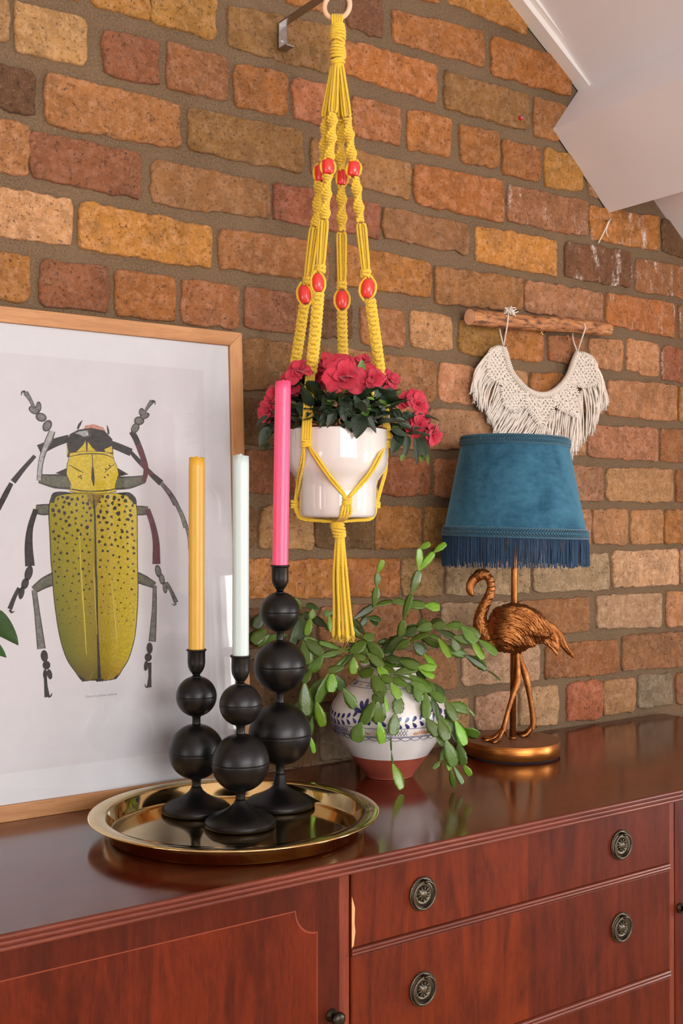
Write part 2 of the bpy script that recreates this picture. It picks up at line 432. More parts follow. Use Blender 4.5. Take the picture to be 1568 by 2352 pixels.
for row in BR.strip().split('\n'):
    rowsq.append([])
    for it in row.split('|'):
        f = it.split(); x0, a, b, x1, c, d = map(float, f[:6]); code = f[6]
        quad = [atY(x0, a), atY(x0, b), atY(x1, d), atY(x1, c)]
        V, F = brick_mesh(quad, rb, .0042+.0025*rb.random())
        st = code[0] == 's' and len(code) > 1
        o = obj('brick', V, F, M_BRICKS if st else M_BRICK, wall)
        col = np.array(PAL[code[-1]])*(1+rb.normal()*.05)*(1+rb.normal(size=3)*.025)
        o.color = lin(np.clip(col, 0, 255))
        taken.append((min(quad[0][0], quad[1][0]), max(quad[2][0], quad[3][0]), (quad[1][2]+quad[2][2])/2, (quad[0][2]+quad[3][2])/2)); rowsq[-1].append(taken[-1])
# the rest of the gable, outside the photograph: the same courses carried on, one joined field
M_BRICKF = mat_brick('old_brick_field', attr=True)
mb = MB(); tones = []; codes = list('topnbrkoptn')
def field_brick(xa, xb, z0, z1):
    if max(roofz(xa), roofz(xb)) < z1+.10 or min(roofz(xa), roofz(xb)) < z1+.02 or z0 < .02 or xb > XR-.02 or xa < XL+.02: return
    if z0 < TOP+.02 and .1 < xb and xa < 1.95: return
    V, F = brick_mesh([(xa, 0, z1), (xa, 0, z0), (xb, 0, z0), (xb, 0, z1)], rb, .0055, 4); mb.add(V, F)
    tones.extend([lin(np.clip(np.array(PAL[codes[int(rb.integers(len(codes)))]])*(1+rb.normal()*.06), 0, 255))]*len(V))
def course_left(x, z0, z1, L):
    while x > XL: xa = x-L; field_brick(xa, x, z0, z1); x = xa-.014
def course_right(x, z0, z1, L):
    while x < XR: xb = x+L; field_brick(x, xb, z0, z1); x = xb+.014
for i, rw in enumerate(rowsq):
    a_, b_ = min(rw), max(rw); L = .105 if i in (3, 7, 11) else .215
    course_left(a_[0]-.014, a_[2], a_[3], L); course_right(b_[1]+.014, b_[2], b_[3], L)
    rs_ = sorted(rw)
    for p_, q_ in zip(rs_, rs_[1:]):      # gaps hidden in the photograph
        if q_[0]-p_[1] > .10: field_brick(p_[1]+.014, q_[0]-.014, p_[2], p_[3])
zt_ = max(t[3] for t in rowsq[0])+.014; k = 0
while zt_ < roofz(XRIDGE): course_right(XL+.03+(.06 if k % 2 else .17), zt_, zt_+.073, .215); zt_ += .087; k += 1
zb_ = min(t[2] for t in rowsq[-1])-.014
while zb_ > .1: course_right(XL+.03+(.06 if k % 2 else .17), zb_-.073, zb_, .215); zb_ -= .087; k += 1
fo = mb.obj('brick_field', M_BRICKF, wall, kind='stuff')
at_ = fo.data.color_attributes.new('tone', 'FLOAT_COLOR', 'POINT'); at_.data.foreach_set('color', np.array(tones, dtype=np.float32).ravel())
# ================================================================ SIDEBOARD
def mat_mahogany(name, dark, light, grain='x', rough=.28, coat=.5, flame=0.0, spec=.5):
    t = NT(name)
    sc = {'x': (1.2, 9, 9), 'z': (9, 9, 1.1)}[grain]
    v = t.coord(sc); v0 = t.coord()
    f = t.noise(v, 5.0, 6, .62, .9); g = t.noise(t.coord(tuple(7*s for s in sc)), 9, 3, .6)
    c = t.ramp(f, [(.28, dark), (.5, tuple((a+b)//2 for a, b in zip(dark, light))), (.75, light)])
    if flame:
        fl = t.noise(t.coord((3.2, 3, 1.4), rot=(0, R(28), 0)), 4.2, 4, .6, 1.8)
        c = t.mix(t.g(fl, .40, .68, 0, flame), c, lin(light))
        c = t.mix(t.g(t.noise(t.coord((5, 3, 1.0), rot=(0, R(-14), 0)), 3.1, 4, .55, 1.2), .55, .75, 0, flame*.9), c, lin(tuple(int(x*.72) for x in dark)))
    c = t.mix(t.g(g, .45, .75, 0, .35), c, lin(tuple(int(x*.6) for x in dark)))
    t.col(c); t.set(Roughness=t.g(t.noise(v0, 8, 4), .3, .7, rough*.85, rough*1.2), Coat_Weight=coat, Coat_Roughness=.12, Specular_IOR_Level=spec)
    t.bump(g, .05, .0006); return t.m
M_TOPW = mat_mahogany('polished_mahogany_top', (62, 18, 9), (100, 36, 16), 'x', .15, .25)
M_EDGE = mat_mahogany('mahogany_reeded_edge', (80, 32, 20), (124, 60, 42), 'x', .4, .05, 0.0, .25)
M_DRAW = mat_mahogany('mahogany_drawer_veneer', (62, 18, 4), (112, 41, 11), 'z', .46, .02, .6, .13)
M_DRAW2 = mat_mahogany('mahogany_drawer_veneer_mirrored', (52, 15, 4), (98, 34, 10), 'z', .46, .02, .5, .13)
M_DOOR = mat_mahogany('mahogany_flame_veneer', (56, 15, 4), (106, 36, 10), 'z', .46, .02, .8, .13)
M_BAND = mat_mahogany('mahogany_crossband', (54, 15, 5), (94, 32, 10), 'z', .46, .02, .2, .13)
M_STILE = mat_mahogany('mahogany_stile', (88, 34, 18), (128, 58, 36), 'z', .45, .05, 0.0, .2)
M_LINE = simple('boxwood_string_inlay', (118, 44, 18), .35)
M_PEW = simple('aged_pewter_brass', (88, 82, 70), .36, .95, .25, 120, .25, 500)
M_DARKM = simple('dark_bronze', (60, 54, 46), .35, .95, .2)
M_BARE = simple('bare_chipped_wood', (206, 150, 96), .7, bump=.3)

SX0, SX1 = .17, 1.90; YF = -.458
side = thing('sideboard', 'mahogany sideboard with reeded top edge, drawers and ring pulls', 'sideboard', ((SX0+SX1)/2, -.23, 0))
# top with a reeded front edge: three half-round ridges
prof = [(-.004, TOP)]
yf = YF; zt = TOP; zb = TOP-.017; n = 3; h = (zt-zb)/n
prof = [(-.0095, zt), (yf+.002, zt)]
for k in range(n):
    for a in np.linspace(-pi/2, pi/2, 7):
        prof.append((yf-.0005-.0022*cos(a)+.001, zt-h*(k+.5)+h*.46*sin(-a)))
prof += [(yf+.004, zb), (-.0095, zb)]
def sweepX(prof, x0, x1):
    n = len(prof); V = [(x, y, z) for x in (x0, x1) for y, z in prof]
    F = [(i, (i+1) % n, n+(i+1) % n, n+i) for i in range(n)]+[tuple(range(n))[::-1], tuple(range(n, 2*n))]
    return V, F
V, F = sweepX(prof, SX0, SX1)
midx = [0 if i in (0, len(prof)-1, len(prof)-2, len(prof), len(prof)+1) else 1 for i in range(len(F))]
top = obj('top', V, F, [M_TOPW, M_EDGE], side, smooth=False, midx=midx)
# carcass
zc1 = TOP-.017
mb = MB()
mb.add(*box(SX0+.012, SX1-.012, -.43, -.012, .10, zc1)); mb.add(*box(SX0+.03, SX1-.03, -.41, -.03, .0, .10))
obj('carcass', np.concatenate(mb.V), mb.F, M_BAND, side, smooth=False)
XD0, XD1 = .788, 1.369
for x0, x1 in ((SX0+.012, SX0+.03), (.771, .7865), (1.3705, 1.382), (SX1-.03, SX1-.012)):
    obj('stile', *bevbox(x0, x1, -.4435, -.43, .1, zc1-.0005, .0015), M_STILE, side, smooth=False)
Z = CAM[2]
zs = [(Z-.412, Z-.5025), (Z-.513, Z-.659), (Z-.671, Z-.82), (Z-.832, Z-1.0)]
PLATE = None
def ring_pull(parent, x, z, yface):
    """round stamped back plate, beaded edge, central boss with petals and a ring hanging from a post"""
    c = np.array([x, yface, z])
    def L(prof, seg=40):
        V, F = lathe(prof, seg); V = np.array(V); return np.stack([V[:, 0], -V[:, 2], V[:, 1]], 1)+c, F
    pl = obj('back_plate', *L([(.0205, 0), (.0205, .0012), (.0185, .0022), (.0165, .0016), (.014, .0018), (.0125, .0034), (.011, .0034), (.0098, .0022), (.0065, .0030), (.0045, .0052), (.002, .0062)]), M_PEW, parent)
    mb = MB()
    for k in range(44):
        a = 2*pi*k/44; mb.add(*sphere((x+.0203*cos(a), yface-.0016, z+.0203*sin(a)), .0012, 6, 4))
    for k in range(10):
        a = 2*pi*k/10+.2; P = [c+np.array([r*cos(a), -.0030-.0014*sin(pi*(r-.004)/.006), r*sin(a)]) for r in np.linspace(.004, .0098, 5)]
        mb.add(*tube(P, [.0004, .0010, .0014, .0012, .0004], 6))
    mb.obj('beading', M_PEW, pl)
    P = [c+np.array([.0172*sin(a), -.0052-.001*cos(a), -.001+.0172*cos(a)]) for a in np.linspace(0, 2*pi, 40, endpoint=False)]
    obj('ring', *tube(P, .0017, 8, closed=True), M_PEW, pl)
    mb = MB(); mb.add(*tube([c+np.array([0, 0, .0162]), c+np.array([0, -.0078, .0162])], [.0026, .0026], 10)); mb.add(*sphere(c+np.array([0, -.0078, .0162]), .0030, 10, 6))
    mb.obj('post', M_DARKM, pl)
for i, (za, zb_) in enumerate(zs):
    d = obj('drawer', *bevbox(XD0, XD1, -.445, -.43, zb_, za, .0012), M_DRAW, side, smooth=False)
    xm = (XD0+XD1)/2
    obj('veneer_leaf', *box(XD0+.0014, xm, -.4453, -.4448, zb_+.0014, za-.0014), M_DRAW, d, smooth=False); obj('veneer_leaf', *box(xm, XD1-.0014, -.4453, -.4448, zb_+.0014, za-.0014), M_DRAW2, d, smooth=False)
    # reeded bead under each drawer
    if i < 3:
        zz = zb_; nz = zs[i+1][0]
        mbb = MB()
        for k in range(2):
            zc_ = zz-(zz-nz)*(.30+.40*k); mbb.add(*tube([(XD0, -.4455, zc_), (XD1, -.4455, zc_)], (zz-nz)*.21, 8))
        mbb.add(*box(XD0, XD1, -.4445, -.43, nz+.0008, zz-.0008))
        mbb.obj('drawer_bead', M_EDGE, side, smooth=False)
    if i < 3:
        for x in (.896, 1.261): ring_pull(d, x, [Z-.458, Z-.575, Z-.735][i], -.4453)
# chipped edge of the top drawer
p = [atY(808, 2060, -.4458), atY(815, 2085, -.4458), atY(814, 2120, -.4458), atY(816, 2140, -.4458), atY(812, 2172, -.4458), atY(808, 2178, -.4458)]
obj('chip', p+[q+np.array([0, .0006, 0]) for q in p], [tuple(range(6))]+[(k, k+6, (k+1) % 6+6, (k+1) % 6) for k in range(6)], M_BARE, side, smooth=False)
# doors with crossbanding, a string line and a notched flame panel
def door(x0, x1, kx):
    z1, z0 = zc1-.002, .115
    d = obj('door', *bevbox(x0, x1, -.444, -.43, z0, z1, .0012), M_BAND, side, smooth=False)
    m = .030; r = .030; xs0, xs1, zs0, zs1 = x0+m, x1-m, z0+m, z1-m
    def outline(off):
        a, b, c_, e = xs0+off, xs1-off, zs0+off, zs1-off; P = []
        for (cx, cz, a0) in ((b, e, 180), (b, c_, 90), (a, c_, 0), (a, e, 270)):
            arc = [(cx+r*cos(R(t))*1.0, cz+r*sin(R(t))) for t in np.linspace(a0, a0+90, 9)]
            P += arc[::-1] if False else arc
        return P
    def ordered(off):
        # clockwise from the top left, concave quarter-round notches
        a, b, c_, e = xs0+off, xs1-off, zs0+off, zs1-off; P = []
        for cx, cz, t0, t1 in ((b, e, 180, 270), (b, c_, 90, 180), (a, c_, 0, 90), (a, e, 270, 360)):
            P += [(cx+r*cos(R(t)), cz+r*sin(R(t))) for t in np.linspace(t0, t1, 9)]
        return P
    for off, y, mt, nm in ((0, -.4444, M_LINE, 'string_inlay'), (.0016, -.4447, M_DOOR, 'veneer_panel')):
        P = ordered(off); obj(nm, *prism([(x, y, z) for x, z in P], (0, .0006, 0)), mt, d, smooth=False)
    c = np.array([kx, -.4445, Z-.574])
    V, F = lathe([(.0075, 0), (.0075, .0012), (.004, .002), (.0035, .007), (.006, .010), (.0085, .013), (.0088, .016), (.006, .0185), (.002, .0195)], 24)
    V = np.array(V); obj('knob', np.stack([V[:, 0], -V[:, 2], V[:, 1]], 1)+c, F, M_DARKM, d)
door(SX0+.031, .7705, .763-.003); door(1.3825, SX1-.031, 1.394)

# ================================================================ BRASS TRAY
def mat_brass():
    t = NT('polished_brass'); v = t.coord()
    t.col(t.ramp(t.noise(v, 20, 4), [(.3, (216, 184, 122)), (.7, (230, 202, 146))]))
    t.set(Metallic=1.0, Roughness=t.g(t.noise(v, 35, 4), .3, .75, .05, .11))
    t.bump(t.noise(v, 14, 3), .03, .002); return t.m
M_BRASS = mat_brass()
tc = atZ(540, 1861, TOP+.024); TC = np.array([tc[0], tc[1], TOP])
tray = thing('tray', 'round brass tray with a flat rim under the black candle holders', 'tray', TC)
RT = .1855
prof = [(.152, .0), (.158, .0005), (.1648, .004), (.1645, .019), (.167, .0218), (RT-.002, .0225), (RT, .0235), (RT, .0245), (RT-.002, .0252), (.166, .0246), (.1625, .0225), (.1605, .005), (.157, .0022), (.150, .0018), (.0, .0018)]
obj('dish', *lathe(prof, 128, TC, cap0=True, cap1=False), M_BRASS, tray)
# chased flower mark on the rim
M_MARK = simple('chased_mark', (64, 66, 74), .5, .6)
mb = MB()
rr = np.random.default_rng(5)
for k in range(26):
    px = 815+rr.random()*35; py = 1852+rr.random()*22-(px-815)*.2
    P0 = atZ(px, py, TOP+.0256); a = rr.random()*6.28; L = .003+.005*rr.random()
    q = [P0+np.array([cos(a), sin(a), 0])*L*t+np.array([-sin(a), cos(a), 0])*.002*sin(pi*t) for t in np.linspace(0, 1, 5)]
    if all(np.hypot(*(w[:2]-TC[:2])) < RT-.003 and np.hypot(*(w[:2]-TC[:2])) > .168 for w in q): mb.add(*tube(q, .0003, 4))
if mb.V: mb.obj('chasing', M_MARK, tray)

# ================================================================ CANDLE HOLDERS AND CANDLES
def mat_black():
    t = NT('satin_black_metal'); v = t.coord()
    t.col(t.ramp(t.noise(v, 30, 4), [(.3, (9, 8, 9)), (.7, (13, 12, 12))])); t.set(Roughness=.36, Specular_IOR_Level=.34)
    t.bump(t.noise(v, 900, 2), .06, .0005); return t.m
M_BLACK = mat_black()
def ball_prof(zc, r, rn0, rn1):
    """half outline of a ball with a scored equator, ending on necks of radius rn0 / rn1"""
    a0 = math.asin(rn0/r); a1 = pi-math.asin(rn1/r); P = []
    for a in np.linspace(a0, a1, 30):
        rr_ = r*sin(a); z = zc-r*cos(a)
        P.append((rr_, z))
    Q = []
    for rr_, z in P:
        Q.append((rr_, z))
    out = []
    for k, (rr_, z) in enumerate(Q):
        if out and out[-1][1] < zc-.0006 <= z: out += [(r, zc-.0006), (r-.0008, zc-.0002), (r-.0008, zc+.0002), (r, zc+.0006)]
        out.append((rr_, z))
    return out
def holder(axis, balls, base_r, stem_top, cup, label, tilt=0.0):
    """balls: list of (z, r) from the bottom; cup: (z bottom, z top)"""
    t = thing('candle_holder', label, 'candle holder', axis, 'black ball candle holders on the tray')
    rb_ = base_r
    P = [(.0, 0), (rb_-.003, 0), (rb_-.0006, .0012), (rb_, .004), (rb_-.0006, .0072), (rb_-.003, .0094), (rb_*.86, .0122), (rb_*.66, .0158), (rb_*.48, .0196), (rb_*.32, .0240), (rb_*.20, .0290), (.0072, stem_top-.001)]
    zlast = stem_top; rn = .0062
    obj('base', *lathe(P+[(rn+.0004, stem_top)], 64, axis, cap0=False, cap1=True), M_BLACK, t)
    for k, (zc, r) in enumerate(balls):
        a = math.asin((rn+.0028)/r)
        zb_ = zc-r*cos(a); zt_ = zc+r*cos(a)
        obj('stem', *lathe([(rn+.0003, zlast-.0005), (rn, zlast+.002), (rn, zb_-.0032), (rn+.0008, zb_-.0012), (rn+.0030, zb_+.0006)], 32, axis), M_BLACK, t)
        obj('ball', *lathe(ball_prof(zc, r, rn+.0026, rn+.0026), 64, axis), M_BLACK, t)
        zlast = zt_; rn = max(.0046, rn-.0006) if k < len(balls)-1 else rn
        if k < len(balls)-1: pass
    rn = .0046
    c0, c1 = cup
    obj('stem', *lathe([(rn+.004, zlast-.0005), (rn+.001, zlast+.0012), (rn, zlast+.003), (rn, c0-.002), (rn+.001, c0)], 32, axis), M_BLACK, t)
    h = c1-c0
    obj('cup', *lathe([(rn+.0008, c0-.0004), (.0088, c0+h*.12), (.0112, c0+h*.28), (.0119, c0+h*.45), (.0119, c1-.0040), (.0125, c1-.0028), (.0136, c1-.0018), (.0138, c1-.0008), (.0130, c1), (.0116, c1-.0004), (.0114, c1-.020)], 48, axis, cap0=True, cap1=True), M_BLACK, t)
    return t
TZ = TOP+.0018
def ax(px, py): q = atZ(px, py, TZ); return np.array([q[0], q[1], TZ])
axA = ax(450.5, 1864.5); axB = ax(552, 1896.5); axC = ax(642.5, 1852)
ab = [(.0815, .0375), (.1565, .0275)]
holder(axA, ab, .0465, .034, (.187, .2205), 'black two-ball candle holder holding the mustard candle')
holder(axB, ab, .0465, .034, (.187, .2205), 'black two-ball candle holder holding the pale mint candle')
holder(axC, [(.100, .0435), (.1935, .0363), (.2685, .0277)], .0485, .045, (.300, .3335), 'tall black three-ball candle holder holding the pink candle')
def mat_wax(name, c):
    t = NT(name); v = t.coord()
    t.col(t.ramp(t.noise(v, 14, 2), [(.3, tuple(int(x*.985) for x in c)), (.7, c)]))
    t.set(Roughness=.36, Subsurface_Weight=.35, Subsurface_Radius=(.006, .004, .003), Subsurface_Scale=.5, Coat_Weight=.12, Coat_Roughness=.25)
    return t.m
def candle(axis, z0, z1, r, c, label, lean=(0, 0), tip=1.0):
    base = axis+np.array([0, 0, z0])
    rr_ = np.random.default_rng(int(z1*1e5)); seg = 32; V = []; F = []; zs_ = list(np.linspace(0, z1-z0, 24)); n = len(zs_)
    for i, z in enumerate(zs_):
        k = z/(z1-z0); rad = r*(.955+.045*min(1, z/.012))*(1+.003*sin(k*9+z1*50))*(1 if i < n-1 else .965)
        for s in range(seg):
            a = 2*pi*s/seg
            zz = z+(.0006*sin(2*a+z1*40)+.0004*rr_.normal() if i >= n-2 else 0)
            V.append(base+np.array([rad*cos(a)+lean[0]*k, rad*sin(a)+lean[1]*k, zz]))
    for i in range(n-1):
        for s in range(seg): s2 = (s+1) % seg; F.append((i*seg+s, i*seg+s2, (i+1)*seg+s2, (i+1)*seg+s))
    F.append(tuple(range(seg))[::-1])
    V.append(base+np.array([lean[0], lean[1], z1-z0-.0008])); cN = len(V)-1
    for s in range(seg): F.append(((n-1)*seg+s, (n-1)*seg+(s+1) % seg, cN))
    t = thing('candle', label, 'candle', base)
    m = mat_wax(label.split()[0]+'_candle_wax', c)
    body = obj('wax', V, F, m, t)
    tp = base+np.array([lean[0], lean[1], z1-z0])
    P = [tp+np.array([-.0012, 0, -.002]), tp+np.array([-.0008, .0006, .0006]), tp+np.array([.0006, 0, .0014]), tp+np.array([.0016, -.0006, .0012])]
    obj('wick', *tube(catmull(P, 4), .0013, 6), simple('waxed_wick_'+label.split()[0], tuple(min(255, int(x*1.04)) for x in c), .6), t)
candle(axA, .2010, .4805, .0108, (212, 164, 52), 'mustard yellow taper candle standing in a black holder')
candle(axB, .2010, .4790, .0107, (190, 205, 201), 'pale mint taper candle standing in a black holder')
candle(axC, .3140, .5880, .0110, (255, 84, 128), 'bright pink taper candle standing in the tall black holder', lean=tuple(RGT[:2]*.0042))
# ================================================================ FRAMED BEETLE PRINT
def mat_oak():
    t = NT('oiled_oak'); v = t.coord((3, 40, 40)); v2 = t.coord((2, 14, 14))
    c = t.ramp(t.noise(v2, 4, 5, .6, .6), [(.3, (162, 110, 66)), (.7, (192, 140, 90))])
    c = t.mix(t.g(t.noise(v, 9, 4, .7), .5, .75, 0, .5), c, lin((134, 88, 50)))
    t.col(c); t.set(Roughness=.5); t.bump(t.noise(v, 9, 4), .12, .0006); return t.m
def mat_oakv():
    t = NT('oiled_oak_upright'); v = t.coord((40, 40, 3)); v2 = t.coord((14, 14, 2))
    c = t.ramp(t.noise(v2, 4, 5, .6, .6), [(.3, (162, 110, 66)), (.7, (192, 140, 90))])
    c = t.mix(t.g(t.noise(v, 9, 4, .7), .5, .75, 0, .5), c, lin((134, 88, 50)))
    t.col(c); t.set(Roughness=.5); t.bump(t.noise(v, 9, 4), .12, .0006); return t.m
M_OAK, M_OAKV = mat_oak(), mat_oakv()
# leaning plane: bottom front edge on the sideboard, top back edge on the bricks
YB0 = -.060; FH = .686; FX1 = .8835; FX0 = .3965; TH = .018
LEAN = math.asin((.0435-.012)/FH)
FO = np.array([FX0, YB0, TOP])
EX = np.array([1.0, 0, 0]); EU = np.array([0, sin(LEAN), cos(LEAN)]); EN = np.array([0, -cos(LEAN), sin(LEAN)])   # right, up, out of the picture
def fp(u, v, w=0.0): return FO+EX*u+EU*v+EN*w
FW = FX1-FX0; RW = .0215
frame = thing('picture_frame', 'oak frame with a beetle print leaning on the brick wall', 'picture', (FX0+FW/2, YB0, TOP))
def rail(poly, mt):
    P = [fp(u, v, 0) for u, v in poly]; n = len(P)
    cen = sum(P)/n
    V = [p-EN*TH for p in P]+[p for p in P]
    F = [tuple(range(n))[::-1], tuple(range(n, 2*n))]+[(i, (i+1) % n, n+(i+1) % n, n+i) for i in range(n)]
    o = obj('frame_rail', V, F, mt, frame, smooth=False)
    m = o.modifiers.new('bevel', 'BEVEL'); m.width = .0009; m.segments = 2; return o
rail([(0, FH), (FW, FH), (FW-RW, FH-RW), (RW, FH-RW)][::-1], M_OAK)
rail([(0, 0), (RW, RW), (FW-RW, RW), (FW, 0)][::-1], M_OAK)
rail([(FW, 0), (FW-RW, RW), (FW-RW, FH-RW), (FW, FH)][::-1], M_OAKV)
rail([(0, 0), (0, FH), (RW, FH-RW), (RW, RW)][::-1], M_OAKV)
# paper, then the flat printed picture on it, then the pane
W_P = -.0065
def sheet(u0, u1, v0, v1, w0, w1):
    V = [fp(u, v, w) for u in (u0, u1) for v in (v0, v1) for w in (w0, w1)]
    return V, [(0,1,3,2), (4,6,7,5), (0,4,5,1), (2,3,7,6), (0,2,6,4), (1,5,7,3)]
M_PAPER = simple('white_poster_paper', (226, 222, 223), .8, vary=.01); M_PRINTBG = simple('printed_background', (219, 213, 214), .8, vary=.015)
paper = obj('poster', *sheet(RW-.004, FW-RW+.004, RW-.004, FH-RW+.004, W_P-.002, W_P), M_PAPER, frame, smooth=False)
obj('backing_board', *sheet(RW-.006, FW-RW+.006, RW-.006, FH-RW+.006, W_P-.006, W_P-.0022), simple('grey_backing_board', (140, 120, 100), .9), frame, smooth=False)
def on_paper(px, py, w=W_P):
    d = ray(px, py); o = FO+EN*w; return CAM+d*(((o-CAM)@EN)/(d@EN))
bx0 = .0; 
ur = (on_paper(470, 1000)-FO)@EX; mt_ = FW-ur
bg = obj('printed_ground', *sheet(mt_, FW-mt_, .062, FH-.062, W_P+.00005, W_P+.0001), M_PRINTBG, paper, smooth=False)
# ---- beetle inks
def ink(name, a, b, scale=220):
    t = NT(name); v = t.coord(); t.col(t.ramp(t.noise(v, scale, 4, .7), [(.35, a), (.65, b)])); t.set(Roughness=.8); return t.m
I_DARK = ink('ink_black', (30, 28, 28), (60, 57, 55)); I_GREY = ink('ink_grey', (92, 90, 84), (132, 129, 122)); I_PALE = ink('ink_pale_grey', (140, 138, 134), (190, 187, 184))
I_RED = ink('ink_dark_red', (84, 34, 44), (116, 52, 62)); I_OLIVE = ink('ink_olive', (84, 84, 70), (112, 112, 96)); I_YEL = ink('ink_yellow', (188, 160, 30), (222, 196, 62), 300)
I_CONT = ink('ink_contour', (48, 46, 44), (84, 81, 76)); I_SHEEN = ink('ink_sheen', (192, 172, 60), (204, 186, 76)); I_RUST = ink('ink_rust', (176, 110, 88), (206, 150, 128)); I_TEXT = simple('ink_text', (130, 126, 126), .8)
def ink_elytra():
    t = NT('ink_elytra'); a = t.n('ShaderNodeAttribute', attribute_name='tone')
    v = t.coord(); g = t.noise(v, 420, 4, .7)
    c = t.mix(t.g(g, .35, .65, 0, .48), a.outputs['Color'], lin((96, 82, 16))); t.col(c); t.set(Roughness=.8); return t.m
I_ELY = ink_elytra()
BS = 3.336
def b1(x, y): return (x/BS, 870+y/BS)
def b2(x, y): return (x/BS, 1240+y/BS)
layer = [0.00012]
def flat(name, polys, mt, joined=False):
    """printed patches: flat polygons in photo pixels laid on the paper"""
    if mt in (I_GREY, I_PALE, I_OLIVE, I_RED):      # a darker contour shows round each limb
        flat(name+'_contour', polys, I_CONT); core = []
        for P in polys:
            A_ = np.array(P, float); M_ = (A_+A_[::-1])/2 if isinstance(P, LimbPoly) else A_.mean(0)
            core.append([tuple(q) for q in M_+(A_-M_)*.70+np.array([-.35, -.3])])
        polys = core
    layer[0] += .000025; mb = MB()
    for P in polys:
        V = [on_paper(x, y, W_P+layer[0]) for x, y in P]; mb.add(V, [tuple(range(len(V)))])
    def tri(o):
        bm = bmesh.new(); bm.from_mesh(o.data); bmesh.ops.triangulate(bm, faces=bm.faces[:])
        bm.to_mesh(o.data); bm.free(); return o
    if joined: return tri(mb.obj(name, mt, paper, smooth=False, kind='stuff'))
    for V in mb.V: tri(obj(name, V, [tuple(range(len(V)))], mt, paper, smooth=False))
class LimbPoly(list): pass
def limb(pts, wid, m=5):
    """outline polygon of a tapering printed limb"""
    P = catmull(np.array([(x, y) for x, y in pts], float), m); w = np.interp(np.linspace(0, 1, len(P)), np.linspace(0, 1, len(wid)), wid)/2
    T = np.gradient(P, axis=0); T /= np.linalg.norm(T, axis=1)[:, None]+1e-9; N = np.stack([-T[:, 1], T[:, 0]], 1)
    return LimbPoly([tuple(q) for q in P+N*w[:, None]]+[tuple(q) for q in (P-N*w[:, None])[::-1]])
def blob(cx, cy, rx, ry, ang=0, n=14):
    return [(cx+rx*cos(t)*cos(ang)-ry*sin(t)*sin(ang), cy+rx*cos(t)*sin(ang)+ry*sin(t)*cos(ang)) for t in np.linspace(0, 2*pi, n, endpoint=False)]
k = 1/BS
L1 = lambda pts, w: limb([b1(*p) for p in pts], [x*k for x in w]); L2 = lambda pts, w: limb([b2(*p) for p in pts], [x*k for x in w])
o1 = lambda x, y, rx, ry, a=0: blob(*b1(x, y), rx*k, ry*k, a); o2_ = lambda x, y, rx, ry, a=0: blob(*b2(x, y), rx*k, ry*k, a)
# antennae
flat('antenna', [L1([(530, 455), (420, 490), (300, 545)], [56, 66, 80]), L1([(268, 590), (180, 690), (100, 790)], [30, 36, 46]), L1([(88, 800), (40, 890), (-20, 1010)], [34, 44, 40])], I_DARK)
flat('antenna', [L1([(790, 480), (900, 520), (1005, 565)], [52, 58, 60]), L1([(1000, 560), (1040, 605), (1090, 660)], [26, 34, 34]), L1([(1150, 725), (1190, 760), (1235, 800)], [36, 44, 50])], I_DARK)
flat('antenna_joint', [L1([(1075, 645), (1120, 690), (1165, 735)], [32, 34, 38])], I_RED)
flat('antenna', [L1([(1235, 800), (1300, 880), (1350, 965)], [30, 38, 44]), L1([(1352, 960), (1395, 1050), (1425, 1140)], [30, 34, 40]), L1([(1428, 1135), (1450, 1220), (1455, 1310)], [24, 28, 26])], I_GREY)
# legs
flat('femur', [L1([(540, 790), (420, 785), (300, 765)], [120, 110, 70]), L1([(880, 800), (990, 795), (1105, 770)], [104, 98, 62]), L1([(390, 1000), (330, 1003), (275, 1000)], [84, 88, 70]), L1([(1040, 1010), (1090, 1010), (1135, 1010)], [76, 74, 62]),
               L2([(420, 295), (340, 330), (258, 385)], [104, 88, 60]), L2([(1045, 285), (1110, 312), (1185, 350)], [86, 76, 50])], I_OLIVE)
flat('tibia', [L1([(300, 780), (310, 660), (335, 560), (375, 470), (400, 400)], [40, 40, 44, 60, 50])], I_PALE)
flat('tibia', [L1([(1100, 790), (1118, 690), (1080, 560), (1040, 460)], [36, 40, 46, 44]), L1([(1130, 1000), (1170, 1120), (1195, 1250), (1198, 1420)], [40, 44, 52, 62])], I_RED)
flat('tibia', [L1([(1060, 500), (1030, 440), (1005, 405)], [42, 46, 40]), L1([(275, 1000), (232, 1140), (220, 1280), (230, 1435)], [40, 46, 62, 74])], I_DARK)
flat('tibia', [L2([(262, 385), (285, 560), (318, 835)], [40, 44, 66]), L2([(1185, 350), (1182, 540), (1166, 780)], [30, 38, 56])], I_GREY)
flat('tarsus', [o1(362, 360, 34, 48, .5), o1(315, 295, 44, 34, .3), o1(262, 240, 46, 30, .5), o1(296, 215, 22, 42), L1([(262, 230), (232, 160), (195, 105)], [26, 28, 40]),
                o1(1036, 378, 30, 44, .5), o1(1066, 322, 40, 34, 0), o1(1108, 285, 40, 24, -.4), o1(1085, 255, 22, 32), L1([(1098, 275), (1130, 220), (1165, 170)], [20, 24, 38])], I_GREY)
